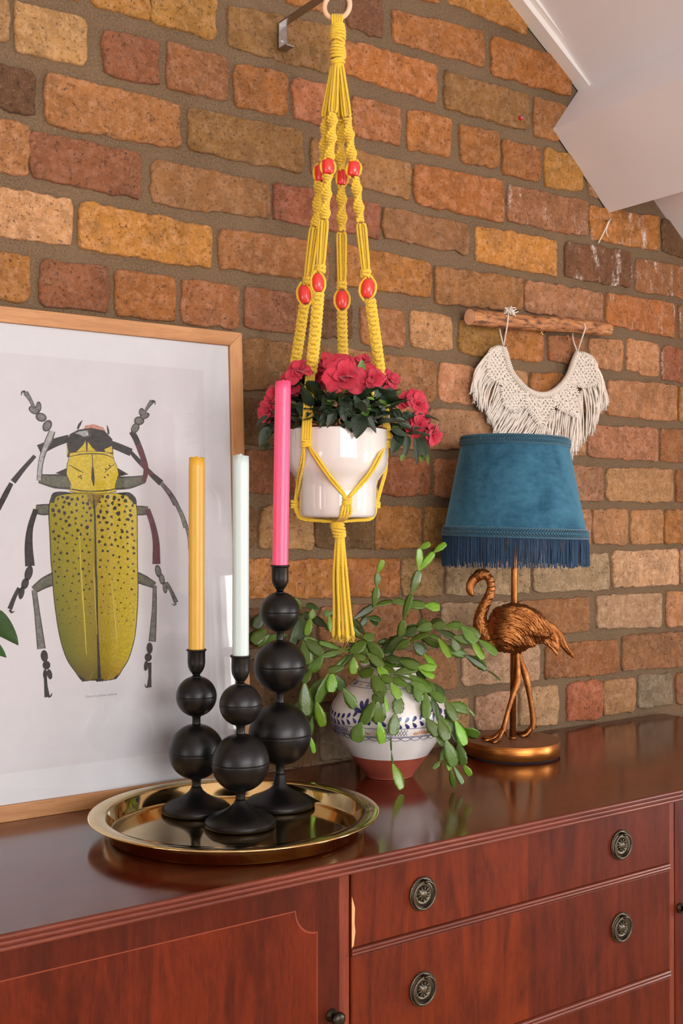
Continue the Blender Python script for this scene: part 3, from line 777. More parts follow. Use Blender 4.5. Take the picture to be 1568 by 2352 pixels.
flat('tarsus', [o2_(220, 255, 30, 60, .25), o2_(192, 335, 28, 46, .3), o2_(165, 405, 22, 52, .2), L2([(150, 370), (115, 430), (75, 530)], [36, 30, 38]), L2([(75, 535), (90, 556), (112, 545)], [22, 14, 4]),
                o2_(340, 890, 28, 46, -.1), o2_(356, 960, 30, 34), o2_(380, 1030, 20, 40, -.2), o2_(346, 1030, 16, 40), L2([(348, 1050), (352, 1120), (362, 1205)], [22, 26, 42]), L2([(370, 1205), (390, 1195), (398, 1172)], [16, 12, 4]),
                o2_(1146, 830, 24, 44), o2_(1135, 900, 28, 32), o2_(1118, 965, 16, 40, .1), L2([(1145, 940), (1148, 1040), (1142, 1130)], [30, 22, 36]), L2([(1135, 1130), (1116, 1125), (1110, 1104)], [14, 10, 4])], I_DARK)
flat('tarsus', [o2_(1212, 240, 24, 50, -.2), o2_(1240, 300, 22, 44, -.2), o2_(1264, 365, 18, 46, -.1), L2([(1270, 330), (1310, 390), (1350, 480)], [34, 26, 34]), L2([(1350, 485), (1335, 500), (1318, 490)], [16, 10, 4])], I_GREY)
flat('claw', [L1([(195, 100), (170, 100), (162, 130)], [20, 12, 3]), L1([(1160, 170), (1185, 175), (1188, 200)], [18, 12, 3])], I_DARK)
# head, thorax
flat('mouth', [[b1(*p) for p in ((640, 385), (655, 358), (720, 348), (790, 372), (810, 400))]], I_RUST)
flat('mandible', [L1([(595, 385), (610, 350), (632, 318)], [14, 20, 3]), L1([(832, 425), (828, 390), (820, 355)], [14, 14, 3])], I_DARK)
flat('head', [[b1(*p) for p in ((515, 600), (512, 500), (535, 425), (600, 390), (700, 376), (800, 398), (860, 462), (868, 575), (715, 590))]], I_DARK)
flat('face_highlight', [[b1(*p) for p in ((556, 418), (600, 397), (690, 385), (700, 440), (650, 455), (600, 430))]], I_PALE)
flat('face_patch', [[b1(*p) for p in ((575, 570), (640, 505), (655, 470), (662, 565))], [b1(*p) for p in ((672, 480), (700, 520), (745, 565), (668, 565))], [b1(*p) for p in ((800, 540), (856, 515), (862, 565), (810, 568))], [b1(*p) for p in ((512, 505), (524, 560), (514, 590))]], I_YEL)
flat('spine', [[b1(*p) for p in ((520, 680), (425, 722), (520, 752))], [b1(*p) for p in ((895, 680), (985, 732), (895, 752))]], I_DARK)
thx = [(535, 570), (620, 560), (715, 556), (800, 562), (862, 578), (872, 625), (890, 660), (908, 730), (885, 800), (880, 830), (890, 862), (800, 880), (720, 884), (620, 878), (535, 860), (548, 815), (530, 775), (510, 730), (516, 660), (528, 620)]
flat('thorax_edge', [[b1(715+(x-715)*1.02, 720+(y-720)*1.02) for x, y in thx]], I_DARK)
flat('thorax', [[b1(*p) for p in thx]], I_YEL)
flat('thorax_lines', [L1([(522, 600), (620, 578), (715, 574), (800, 580), (874, 610)], [4, 7, 7, 7, 4]), L1([(545, 845), (620, 858), (720, 862), (820, 856), (885, 842)], [8, 10, 8, 10, 8]), L1([(706, 580), (710, 660), (706, 690)], [6, 6, 8]), L1([(710, 680), (712, 760), (718, 820)], [14, 26, 8]),
                      L1([(530, 660), (600, 700), (640, 720)], [3, 9, 3]), L1([(880, 650), (830, 690), (800, 720)], [3, 7, 3])]+[o1(x, y, 7, 7) for x, y in ((840, 666), (810, 692), (826, 736), (802, 755), (604, 752), (618, 745), (622, 762))], I_DARK, True)
# wing cases: a toned grid each side of the seam
Lft = [b1(*p) for p in ((548, 884), (440, 872), (398, 912), (380, 980), (378, 1060), (386, 1200), (394, 1400))]+[b2(*p) for p in ((402, 240), (414, 410), (432, 565), (462, 745), (512, 905), (580, 1010), (632, 1075), (700, 1072))]
Rgt = [b1(*p) for p in ((880, 880), (985, 880), (1022, 920), (1044, 985), (1048, 1060), (1049, 1200), (1050, 1400))]+[b2(*p) for p in ((1052, 240), (1054, 410), (1045, 600), (1026, 760), (984, 905), (938, 985), (890, 1055), (810, 1075))]
seam = [b1(715, 884), b1(726, 1050), b1(736, 1500), b2(740, 300), b2(748, 700), b2(762, 1085)]
def seamx(y):
    ys = [p[1] for p in seam]; return float(np.interp(y, ys, [p[0] for p in seam]))
def case(name, edge, darkside):
    E_ = catmull(np.array(edge), 5); V = []; C_ = []; m = 10
    for (x, y) in E_:
        sx = seamx(y)
        for j in range(m+1):
            t = j/m; V.append((x+(sx-x)*t, y))
            fy = (y-1135)/430
            if darkside: c = np.array([188-78*fy*(1-.3*t)-22*(1-t), 168-54*fy-16*(1-t), 34-6*fy])+np.array([10, 8, 0])*sin(pi*t)
            else: c = np.array([204+16*(1-t)-34*fy*t-8*fy, 178+14*(1-t)-38*fy*t-6*fy, 52+20*(1-t)-34*fy])
            if fy > .86: c = c*(1-.25*(fy-.86)/.14)+np.array([24, -4, 4])*(fy-.86)/.14*(1-t)
            C_.append(lin(np.clip(c, 0, 255)))
    layer[0] += .00003
    W_ = [on_paper(x, y, W_P+layer[0]) for x, y in V]; n = len(E_)
    F = [(i*(m+1)+j, i*(m+1)+j+1, (i+1)*(m+1)+j+1, (i+1)*(m+1)+j) for i in range(n-1) for j in range(m)]
    o = obj(name, W_, F, I_ELY, paper, smooth=False)
    at = o.data.color_attributes.new('tone', 'FLOAT_COLOR', 'POINT')
    at.data.foreach_set('color', np.array(C_, dtype=np.float32).ravel()); return o
ol = [(215+(x-215)*1.018, 1350+(y-1350)*1.008) for x, y in [tuple(p) for p in catmull(np.array(Lft), 4)]+[tuple(p) for p in catmull(np.array(Rgt), 4)][::-1]]
flat('wing_outline', [ol], I_DARK)
case('wing_case', Lft, True); case('wing_case', Rgt, False)
sp = []; rs = np.random.default_rng(11)
for side_ in (0, 1):
    cnt = 0
    pts_ = []
    for tries in range(3000):
        t = rs.random(); y = 1140+300*rs.random()**1.5
        e = Lft if side_ == 0 else Rgt
        ys = [p[1] for p in e]; xe = float(np.interp(y, ys, [p[0] for p in e])); sx = seamx(y)
        x = xe+(sx-xe)*(.06+.86*t); f = (y-1140)/300
        if f > .25 and rs.random() < (f-.25)*1.0: continue
        if any((x-a)**2+(y-b)**2 < (10.5+4*f)**2 for a, b in pts_): continue
        pts_.append((x, y)); r_ = (4.0-2.6*f)*(.75+.5*rs.random())
        sp.append([(x+r_*(1+.25*rs.normal())*cos(a)*.95, y+r_*(1+.25*rs.normal())*sin(a)) for a in np.linspace(0, 2*pi, 8, endpoint=False)])
        if len(pts_) > 105: break
flat('wing_spots', sp, I_DARK, True)
flat('shoulder', [limb([b1(*p) for p in ((400, 950), (420, 890), (500, 876), (545, 880))], [8, 12, 6, 2]), limb([b1(*p) for p in ((905, 880), (980, 885), (1020, 920), (1036, 960))], [2, 10, 12, 8])], I_DARK)
flat('scutellum', [[b1(*p) for p in ((660, 885), (790, 885), (735, 985), (722, 1010), (708, 985))]], ink('ink_brown', (110, 84, 30), (150, 122, 46)))
flat('seam', [limb(seam, [5*k, 14*k, 14*k, 14*k, 12*k, 26*k]), L1([(720, 940), (722, 980), (722, 1020)], [10, 12, 8])], I_DARK)
flat('wing_sheen', [L2([(606, -60), (625, 300), (648, 640), (662, 880)], [4, 9, 9, 5]), L2([(846, 240), (872, 520), (902, 835)], [3, 7, 5]), L2([(716, 200), (728, 460), (744, 720)], [3, 6, 3])], I_SHEEN)
flat('wing_spine', [[b2(*p) for p in q] for q in (((600, 1035), (634, 1090), (652, 1066)), ((728, 1066), (744, 1092), (758, 1066)), ((770, 1066), (786, 1088), (798, 1066)), ((872, 1058), (890, 1070), (908, 1022)))], I_DARK)
# caption
fc = bpy.data.curves.new('caption', 'FONT'); fc.body = 'Celosterna pollinosa sulphurea'; fc.size = 1.0; fc.shear = .35
to = bpy.data.objects.new('caption_tmp', fc); COL.objects.link(to); bpy.context.view_layer.update()
me = bpy.data.meshes.new_from_object(to.evaluated_get(bpy.context.evaluated_depsgraph_get())); bpy.data.objects.remove(to)
tv = np.array([v.co for v in me.vertices]); w_ = tv[:, 0].max()
pa, pb = on_paper(195, 1603, W_P+.0002), on_paper(269, 1596, W_P+.0002)
ua, ub = (pa-FO)@EX, (pb-FO)@EX; va = (pa-FO)@EU; sc = (ub-ua)/w_
obj('caption', [fp(ua+x*sc, va+y*sc*1.25, W_P+.0002) for x, y, z in tv], [tuple(p.vertices) for p in me.polygons], I_TEXT, paper, smooth=False)
# glass pane
def mat_glass():
    t = NT('picture_glass'); nt = t.t
    tr = t.n('ShaderNodeBsdfTransparent'); gl = t.n('ShaderNodeBsdfGlossy'); gl.inputs['Roughness'].default_value = .015
    fr = t.n('ShaderNodeFresnel'); fr.inputs['IOR'].default_value = 1.5
    nz = t.noise(t.coord(), 4, 2); bp = t.n('ShaderNodeBump'); bp.inputs['Strength'].default_value = .03; bp.inputs['Distance'].default_value = .01; t.l(nz, bp.inputs['Height'])
    t.l(bp.outputs[0], gl.inputs['Normal'])
    mx = t.n('ShaderNodeMixShader'); t.l(fr.outputs[0], mx.inputs[0]); t.l(tr.outputs[0], mx.inputs[1]); t.l(gl.outputs[0], mx.inputs[2])
    t.l(mx.outputs[0], t.out.inputs['Surface']); return t.m
u0, u1, v0, v1 = RW-.004, FW-RW+.004, RW-.004, FH-RW+.004
obj('glass_pane', [fp(u0, v0, -.004), fp(u1, v0, -.004), fp(u1, v1, -.004), fp(u0, v1, -.004)], [(0, 1, 2, 3)], mat_glass(), frame, smooth=False)
# ================================================================ HANGING POT, PLANT HANGER, BRACKET
def mat_cord(name, c, dark):
    t = NT(name); v = t.coord()
    w = t.n('ShaderNodeTexWave', wave_type='BANDS', bands_direction='DIAGONAL'); w.inputs['Scale'].default_value = 330; w.inputs['Distortion'].default_value = 3; w.inputs['Detail'].default_value = 2
    t.l(v, w.inputs['Vector'])
    f = t.noise(v, 700, 3)
    t.col(t.mix(t.g(t.math('ADD', w.outputs[1], f), .5, 1.3), lin(dark), lin(c))); t.set(Roughness=.9, Sheen_Weight=.25)
    t.bump(w.outputs[1], .5, .0006); return t.m
M_CORD = mat_cord('yellow_cotton_cord', (240, 204, 58), (208, 164, 22))
M_BEAD = simple('coral_red_bead', (232, 52, 48), .28, vary=.04, Coat_Weight=.4)
M_RING = simple('pale_beech_ring', (226, 184, 148), .45, vary=.08, scale=40)
M_STEEL = simple('brushed_steel', (168, 164, 162), .28, 1.0, .1, 200)
HX, HY = .973, -.160
PD0 = depth_of((HX, HY, 0))
PCX, PCY = atD(775, 1100, PD0)[:2]
zpix = lambda y: atD(775, y, PD0)[2]
POT_Z0, POT_Z1 = zpix(1189), zpix(986)
H_ = POT_Z1-POT_Z0
# pot
def mat_glaze():
    t = NT('white_glaze'); v = t.coord(); t.col(t.ramp(t.noise(v, 12, 3), [(.3, (206, 200, 194)), (.7, (214, 208, 202))]))
    t.set(Roughness=.12, Coat_Weight=.6, Coat_Roughness=.03); t.bump(t.noise(v, 9, 3), .08, .004); return t.m
M_GLAZE = mat_glaze(); M_BROWNRIM = simple('brown_glaze_inside', (58, 34, 28), .2)
M_SOIL = simple('dark_potting_soil', (48, 34, 24), .95, bump=.8, bscale=160)
POT_P = [(.050, .0), (.0545, .0012), (.0568, .005), (.0574, .018), (.0576, .036), (.0582, .046), (.0606, .0545), (.0655, .062), (.0705, .069), (.0735, .077), (.0747, .086), (.0750, .1), (.0750, H_-.0022)]
def pot_r(z):
    return float(np.interp(z-POT_Z0, [p[1] for p in POT_P], [p[0] for p in POT_P]))
pot = thing('plant_pot', 'glossy white plant pot hanging in the yellow macrame hanger', 'pot', (PCX, PCY, POT_Z0))
obj('body', *lathe(POT_P, 96, (PCX, PCY, POT_Z0), cap0=True, cap1=False), M_GLAZE, pot)
obj('rim', *lathe([(.0750, H_-.0022), (.0750, H_-.0004), (.0738, H_+.0004), (.0722, H_), (.0718, H_-.02), (.0715, .09)], 96, (PCX, PCY, POT_Z0), False, False), M_BROWNRIM, pot)
obj('soil', *lathe([(.0716, H_-.03), (.05, H_-.024), (.0, H_-.02)], 32, (PCX, PCY, POT_Z0), False, False), M_SOIL, pot)
def on_pot(px, py, off=.0024):
    """where the sight line through a photo pixel meets the pot (or its edge)"""
    d = ray(px, py); zz = CAM[2]+d[2]*PD0/(d@HF); r = pot_r(zz)+off
    o = CAM[:2]-np.array([PCX, PCY]); a = d[:2]@d[:2]; b = 2*o@d[:2]; c = o@o-r*r; D_ = b*b-4*a*c
    t = -b/(2*a) if D_ < 0 else (-b-math.sqrt(D_))/(2*a)
    return CAM+d*t

ZTOP = zpix(14)
hang = thing('plant_hanger', 'yellow macrame plant hanger with coral beads on a wooden ring', 'plant hanger', (PCX, PCY, zpix(1465)))
CR = .0020
def cord(P, m=6, r=CR, name='cord', parent=None, mt=None):
    Q = catmull(P, m); rr_ = r*(1+.06*np.sin(np.arange(len(Q))*2.1))
    return obj(name, *tube(Q, rr_, 7), mt or M_CORD, parent or hang)
# ring of wood
rc = atD(774, 14, PD0)
ring_n = unit(RGT*.25+HF*.97)
e1 = unit(np.cross((0, 0, 1), ring_n)); e2 = np.array([0, 0, 1.0])
P = [rc+(e1*cos(a)+e2*sin(a))*.0195 for a in np.linspace(0, 2*pi, 48, endpoint=False)]
obj('ring', *tube(P, .0038, 12, closed=True), M_RING, hang)
# cords looped over the ring
lowp = rc+np.array([0, 0, -.0195])
mb = MB()
for k in range(5):
    o = RGT*(k-2)*.0033
    P = [lowp+o*1.0-HF*.003+np.array([0, 0, -.012]), lowp+o*1.1-HF*.0055+np.array([0, 0, .0005]), lowp+o*1.0+np.array([0, 0, .0062]), lowp+o*1.1+HF*.0055+np.array([0, 0, .0005]), lowp+o*.8+HF*.003+np.array([0, 0, -.012])]
    cord(P, 5, .0019, 'loop_cord')
def sennit(path, wid, kind, pitch, name, phase=0.0, core=True):
    """knotted braid along a path: 'spiral' half knots turning round the core, or flat 'square' knots"""
    Q = catmull(path, 10); seg = np.linalg.norm(np.diff(Q, axis=0), axis=1); s = np.concatenate([[0], np.cumsum(seg)]); L = s[-1]
    n = max(2, int(L/pitch)); mb = MB()
    def at(t): return np.array([np.interp(t, s, Q[:, i]) for i in range(3)])
    T = unit(Q[-1]-Q[0])
    sd = unit(RGT-(RGT@T)*T); fr = unit(np.cross(T, sd)); fr = fr if fr@HF < 0 else -fr
    if core: mb.add(*tube(Q, wid*.30, 8))
    for k in range(n):
        t = (k+.5)*L/n; c = at(t)
        if kind == 'spiral':
            a0 = phase+k*.46
            x = sd*cos(a0)+fr*sin(a0); y = -sd*sin(a0)+fr*cos(a0)
            P = [c-x*wid*.46-T*pitch*.35, c-x*wid*.3+y*wid*.26-T*pitch*.25, c+y*wid*.34, c+x*wid*.3+y*wid*.26+T*pitch*.25, c+x*wid*.46+T*pitch*.35]
            mb.add(*tube(catmull(P, 4), CR*1.15, 6))
            P = [c+x*wid*.46-T*pitch*.3, c+x*wid*.25-y*wid*.28-T*pitch*.15, c-y*wid*.34, c-x*wid*.25-y*wid*.28+T*pitch*.15, c-x*wid*.46+T*pitch*.3]
            mb.add(*tube(catmull(P, 4), CR*1.15, 6))
            for sg in (-1, 1): mb.add(*tube(catmull([c+sg*x*wid*.42-T*pitch*.5, c+sg*x*wid*.58, c+sg*x*wid*.42+T*pitch*.5], 4), CR*1.1, 6))
        else:
            sg = 1 if k % 2 else -1
            P = [c-sd*wid*.42*sg-T*pitch*.25, c-sd*wid*.25*sg+fr*CR*1.9-T*pitch*.1, c+fr*CR*2.2, c+sd*wid*.25*sg+fr*CR*1.9+T*pitch*.1, c+sd*wid*.42*sg+T*pitch*.25]
            mb.add(*tube(catmull(P, 4), CR*1.4, 7))
            P = [p-2*fr*((p-c)@fr) for p in P]; mb.add(*tube(catmull(P, 3), CR, 6))
            for s2 in (-1, 1):
                mb.add(*tube(catmull([c+s2*sd*wid*.30-T*pitch*.62+fr*CR*.6, c+s2*sd*wid*.50-T*pitch*.1, c+s2*sd*wid*.46+T*pitch*.3, c+s2*sd*wid*.30+T*pitch*.6+fr*CR*.4], 4), CR*1.3, 6))
    return mb.obj(name, M_CORD, hang)
top_a, top_b = atD(775, 56, PD0), atD(776, 148, PD0)
mbw = MB()
# gathered top knot: two swollen turns of wrapped cord
n = 13
for k in range(n):
    f = (k+.5)/n; c = top_a+(top_b-top_a)*f; rr_ = .0080+.0026*abs(sin(2*pi*f))**.8
    ang = .35 if k % 6 == 5 else .12
    P = [c+RGT*rr_*cos(a)+HF*rr_*.9*sin(a)+np.array([0, 0, 1])*rr_*ang*cos(a+k*.5) for a in np.linspace(0, 2*pi, 20, endpoint=False)]
    mbw.add(*tube(P, .0024, 7, closed=True))
mbw.add(*tube([top_a+np.array([0, 0, .004]), top_a, top_b, top_b-np.array([0, 0, .006])], [.005, .007, .007, .0055], 10))
mbw.obj('top_knot', M_CORD, hang)
def bead(px, py, w, h, kind, dep, tilt):
    c = atD(px, py, dep); s = dep/FPX; r_, hh = w*s/2, h*s/2
    if kind == 'cyl': prof = [(r_*.55, -hh), (r_*.9, -hh), (r_, -hh*.92), (r_, hh*.92), (r_*.9, hh), (r_*.55, hh)]
    else: prof = [(r_*.62, -hh*.97)]+[(r_*math.sqrt(max(0, 1-(z*.80)**2)), z*hh) for z in np.linspace(-.96, .96, 11)]+[(r_*.62, hh*.97)]
    V, F = lathe(prof, 24); V = np.array(V)
    ax_ = unit(np.array([0, 0, 1.0])+RGT*tilt); x_ = unit(np.cross(ax_, HF)); y_ = np.cross(ax_, x_)
    obj('bead', V[:, :1]*x_+V[:, 1:2]*y_+V[:, 2:]*ax_+c, F, M_BEAD, hang)
    for sg in (-1, 1):   # cords passing each side of the bead
        P = [c+ax_*hh*1.45+RGT*sg*r_*.25, c+ax_*hh*.6+RGT*sg*r_*1.08, c+RGT*sg*r_*1.22-HF*.001, c-ax_*hh*.6+RGT*sg*r_*1.08, c-ax_*hh*1.4+RGT*sg*r_*.3]
        cord(P, 5)
def bundle(a, b, da, db, n, spread_a, spread_b, px_sag=0):
    for k in range(n):
        f = (k-(n-1)/2)/max(1, n-1)
        pts_ = []
        for t, q in ((0, .45), (.06, .95), (.5, 1.0), (.94, .95), (1, .45)):
            de = da+(db-da)*t-(.002 if k % 2 else -.001)
            pts_.append(atD(a[0]+(b[0]-a[0])*t+(spread_a+(spread_b-spread_a)*t)*f*q, a[1]+(b[1]-a[1])*t, de))
        cord(pts_, 5)
# arm data: offset towards the viewer at the rim, then pixel waypoints
ARMS = dict(
 back_left=dict(off=-.036, s0=(767, 146), s1=(748, 268), sp1=[(749, 272), (745, 320), (742, 372)], b1=(735, 399, 24, 34, -.06), sp2=[(733, 418), (729, 470), (724, 520)], l0=(722, 522), l1=(707, 640), b2=(699, 677, 27, 41, -.12), sq=[(698, 700), (689, 765), (676, 845)], wid=.0135),
 front=dict(off=.058, s0=(772, 146), s1=(764, 258), sp1=[(764, 262), (761, 315), (756, 366)], b1=(753, 384, 27, 31, -.05), sp2=[(752, 402), (749, 455), (745, 504)], l0=(743, 506), l1=(736, 612), b2=(730, 650, 26, 41, -.07), sq=[(731, 672), (724, 760), (714, 856)], wid=.0150),
 back=dict(off=-.070, s0=(777, 146), s1=(780, 270), sp1=[(780, 275), (781, 335), (783, 392)], b1=(785, 409, 21, 32, .02), sp2=[(783, 428), (785, 475), (785, 530)], l0=(784, 534), l1=(785, 650), b2=(785, 689, 28, 41, 0), sq=[(785, 713), (786, 765), (788, 828)], wid=.0132),
 right=dict(off=.016, s0=(782, 146), s1=(796, 268), sp1=[(797, 272), (803, 320), (809, 372)], b1=(812, 389, 27, 31, .1), sp2=[(816, 409), (822, 460), (827, 510)], l0=(829, 514), l1=(840, 623), b2=(844, 663, 30, 42, .1), sq=[(850, 688), (862, 775), (875, 872)], wid=.0140))
def dep(off, y): return PD0-off*max(0, (y-110))/890.0
for nm, a in ARMS.items():
    o = a['off']; dd = lambda y, o=o: dep(o, y)
    bundle(a['s0'], a['s1'], dd(a['s0'][1]), dd(a['s1'][1]), 4, 9, 19)
    sennit([atD(x, y, dd(y)) for x, y in a['sp1']], .0115, 'spiral', .0040, 'spiral_braid', phase=o*40)
    bead(*a['b1'][:4], 'cyl', dd(a['b1'][1]), a['b1'][4])
    sennit([atD(x, y, dd(y)) for x, y in a['sp2']], .0115, 'spiral', .0040, 'spiral_braid', phase=1+o*40)
    bundle(a['l0'], a['l1'], dd(a['l0'][1]), dd(a['l1'][1]), 4, 20, 15)
    k0 = a['l1']; sennit([atD(k0[0], k0[1]-4, dd(k0[1])), atD(k0[0]-1, k0[1]+14, dd(k0[1]))], .012, 'square', .005, 'knot')
    bead(*a['b2'][:4], 'oval', dd(a['b2'][1]), a['b2'][4])
    sennit([atD(x, y, dd(y)) for x, y in a['sq']], a['wid']*.9, 'square', .0064, 'square_braid')
# below the braids: loose cords to the rim, a knot, then the split round the pot
zr = lambda y: PD0
def strands(Ps, n, sp, nm='cord'):
    for k in range(n):
        f = k-(n-1)/2; cord([p+RGT*f*sp for p in Ps], 8, name=nm)
def knot(c, w=.010):
    mb = MB()
    for k in range(3):
        z = (k-1)*.0038
        P = [c+RGT*w*.5*cos(a)-HF*(.0028*sin(a))+np.array([0, 0, z+.001*cos(a+k)]) for a in np.linspace(0, 2*pi, 14, endpoint=False)]
        mb.add(*tube(P, CR*1.05, 6, closed=True))
    mb.add(*sphere(c, w*.34, 10, 6)); return mb.obj('knot', M_CORD, hang)
fdep = lambda y: dep(.058, y)
strands([atD(712, 858, fdep(858)), atD(708, 930, fdep(930)-.004), on_pot(704, 985, .0045), on_pot(703, 1014, .0045)], 4, .0036)
kF = on_pot(703, 1018, .0045); knot(kF, .013)
rdep = lambda y: dep(.016, y)
strands([atD(876, 872, rdep(872)), atD(884, 940, rdep(940)), atD(889, 1008, PD0-.016)], 4, .0028)
kR = atD(888, 1020, PD0-.016); knot(kR, .010)
kM = on_pot(797, 1151, .004); knot(kM, .011)
kL = atD(677, 1158, PD0-.004); knot(kL, .010); kRb = atD(864, 1160, PD0+.004); knot(kRb, .009)
for dx in (-3, 4):
    cord([kF+RGT*.002, on_pot(722+dx, 1045), on_pot(750+dx, 1086, .0032), on_pot(775+dx, 1118), on_pot(795+dx*.5, 1144)], 7)
    cord([kF-RGT*.003, on_pot(694+dx*.8, 1060), on_pot(686+dx*.8, 1100), atD(681+dx*.6, 1135, PD0-.012), kL+RGT*dx*.0003], 7)
    cord([kR-RGT*.002, on_pot(872+dx, 1045), on_pot(850+dx, 1085, .0032), on_pot(825+dx, 1115), on_pot(802+dx*.5, 1142)], 7)
    cord([kR+RGT*.001, atD(887+dx*.3, 1050, PD0-.010), atD(884+dx*.4, 1085, PD0-.004), atD(873+dx*.4, 1125, PD0), kRb+RGT*dx*.0003], 7)
# the hidden back of the net
bl = np.array([PCX, PCY, 0])
def polar(px_off, back, z): return np.array([PCX, PCY, z])+RGT*px_off+HF*back
for s_, k_ in ((-1, kL), (1, kRb)):
    for dx in (-1, 1):
        cord([polar(.02*s_*0+.012, .0775, POT_Z1-.02), polar(.045*s_, .066, POT_Z0+.085), polar(.058*s_, .035, POT_Z0+.045), k_+RGT*dx*.001], 7)
cord([atD(788, 826, dep(-.070, 826)), polar(.012, .078, POT_Z1-.005), polar(.012, .0775, POT_Z1-.025)], 6, .0045, 'back_cord')
cord([atD(676, 843, dep(-.036, 843)), polar(-.064, .042, POT_Z1-.003), polar(-.062, .044, POT_Z1-.03)], 6, .0045, 'back_cord')
for dx in (-1, 1):
    cord([polar(-.062, .044, POT_Z1-.03), polar(-.066+.001*dx, .03, POT_Z0+.08), polar(-.060, .012, POT_Z0+.045), kL+RGT*dx*.001], 7)
    cord([polar(-.062, .044, POT_Z1-.03), polar(-.05+.001*dx, .062, POT_Z0+.08), polar(-.03, .055, POT_Z0+.04), polar(-.02, .052, POT_Z0+.004)], 7)
# under the pot to the gathering knot
g0 = atD(776, 1199, PD0-.022)
for k in range(4):
    cord([kM+RGT*(k-1.5)*.0030, on_pot(784+k*7, 1178, .003), atD(780+k*5, 1190, PD0-.050)+np.array([0, 0, 0]), g0+RGT*(k-1.5)*.003], 6)
for k in range(3):
    cord([kL+RGT*(k-1)*.0015, atD(680+k*3, 1176, PD0-.006), atD(692+k*2, 1192-k, PD0-.012), atD(735, 1197-k, PD0-.018), g0], 6)
    cord([kRb+RGT*(k-1)*.001, atD(862-k, 1178, PD0-.002), atD(850, 1193-k, PD0-.008), atD(815, 1196-k, PD0-.014), g0], 6)
cord([polar(-.02, .052, POT_Z0+.004), polar(-.01, .03, POT_Z0-.004), g0], 6)
mbg = MB(); ga, gb = atD(773, 1198, PD0-.022), atD(780, 1234, PD0-.022)
for k in range(6):
    f = (k+.5)/6; c = ga+(gb-ga)*f; rr_ = .0075+.0016*sin(pi*f)
    mbg.add(*tube([c+RGT*rr_*cos(a)+HF*rr_*.8*sin(a)+np.array([0, 0, .0012*cos(a+k)]) for a in np.linspace(0, 2*pi, 18, endpoint=False)], .0023, 7, closed=True))
mbg.add(*tube([ga+np.array([0, 0, .004]), gb-np.array([0, 0, .004])], .0062, 10)); mbg.obj('gathering_knot', M_CORD, hang)
rt = np.random.default_rng(4)
for k in range(16):
    a = 2*pi*k/16; r0, r1 = .0052, .0125*(.55+.45*(k % 2))
    tipy = 1455+rt.random()*16
    P = [gb+RGT*r0*cos(a)+HF*r0*sin(a), atD(781, 1320, PD0-.022)+RGT*r1*.8*cos(a)+HF*r1*.8*sin(a), atD(785, 1400, PD0-.022)+RGT*r1*cos(a)+HF*r1*sin(a), atD(788, tipy, PD0-.022)+RGT*r1*1.25*cos(a)+HF*r1*1.2*sin(a)]
    Q = catmull(P, 8)
    obj('tassel_cord', *tube(Q, np.r_[np.full(len(Q)-3, .0023), .0026, .0031, .0020], 7), M_CORD, hang)
mbf = MB()
for k in range(70):
    a = rt.random()*6.28; r_ = .016*math.sqrt(rt.random()); b0 = atD(788, 1456, PD0-.022)+RGT*r_*cos(a)+HF*r_*sin(a)
    mbf.add(*tube([b0, b0+np.array([0, 0, -.006])+RGT*rt.normal()*.0016, b0+np.array([0, 0, -.012])+RGT*rt.normal()*.004+HF*rt.normal()*.003], [.0005, .0004, .0003], 4))
mbf.obj('frayed_ends', M_CORD, hang, kind='stuff')
# bracket of bent steel strip
bx, bz1, bz0 = atY(649.5, 62, -.012)[0], atY(650, 62)[2], atY(650, 125)[2]
bw = .0075
br = thing('wall_bracket', 'bent steel strip bracket screwed to the brick wall', 'bracket', (bx, -.01, bz0))
y0 = -.0098; th = .0025
mb = MB()
mb.add(*bevbox(bx-bw, bx+bw, y0-th, y0, bz0, bz1, .0005))
mb.obj('wall_plate', M_STEEL, br, smooth=False)
armz = bz1-th
yend = PCY-.012
obj('arm', *bevbox(bx-bw, bx+bw, yend, y0-th+.0005, armz, armz+th, .0005), M_STEEL, br, smooth=False)
obj('lower_lip', *bevbox(bx-bw, bx+bw, y0-.024, y0-th+.0005, bz0, bz0+th, .0005), M_STEEL, br, smooth=False)
hk = [(bx, yend+.001, armz+th), (bx, yend-.006, armz+.014), (bx, yend-.002, armz+.026)]
obj('end_hook', *tube(catmull(hk, 6), .003, 8), M_STEEL, br)
sc_ = atY(649, 94, y0-th); V, F = lathe([(.0030, 0), (.0030, .0004), (.0022, .0010), (.0006, .0006)], 16); V = np.array(V)
obj('screw', np.stack([V[:, 0], -V[:, 2], V[:, 1]], 1)+sc_, F, simple('zinc_screw', (190, 196, 205), .2, 1.0), br)

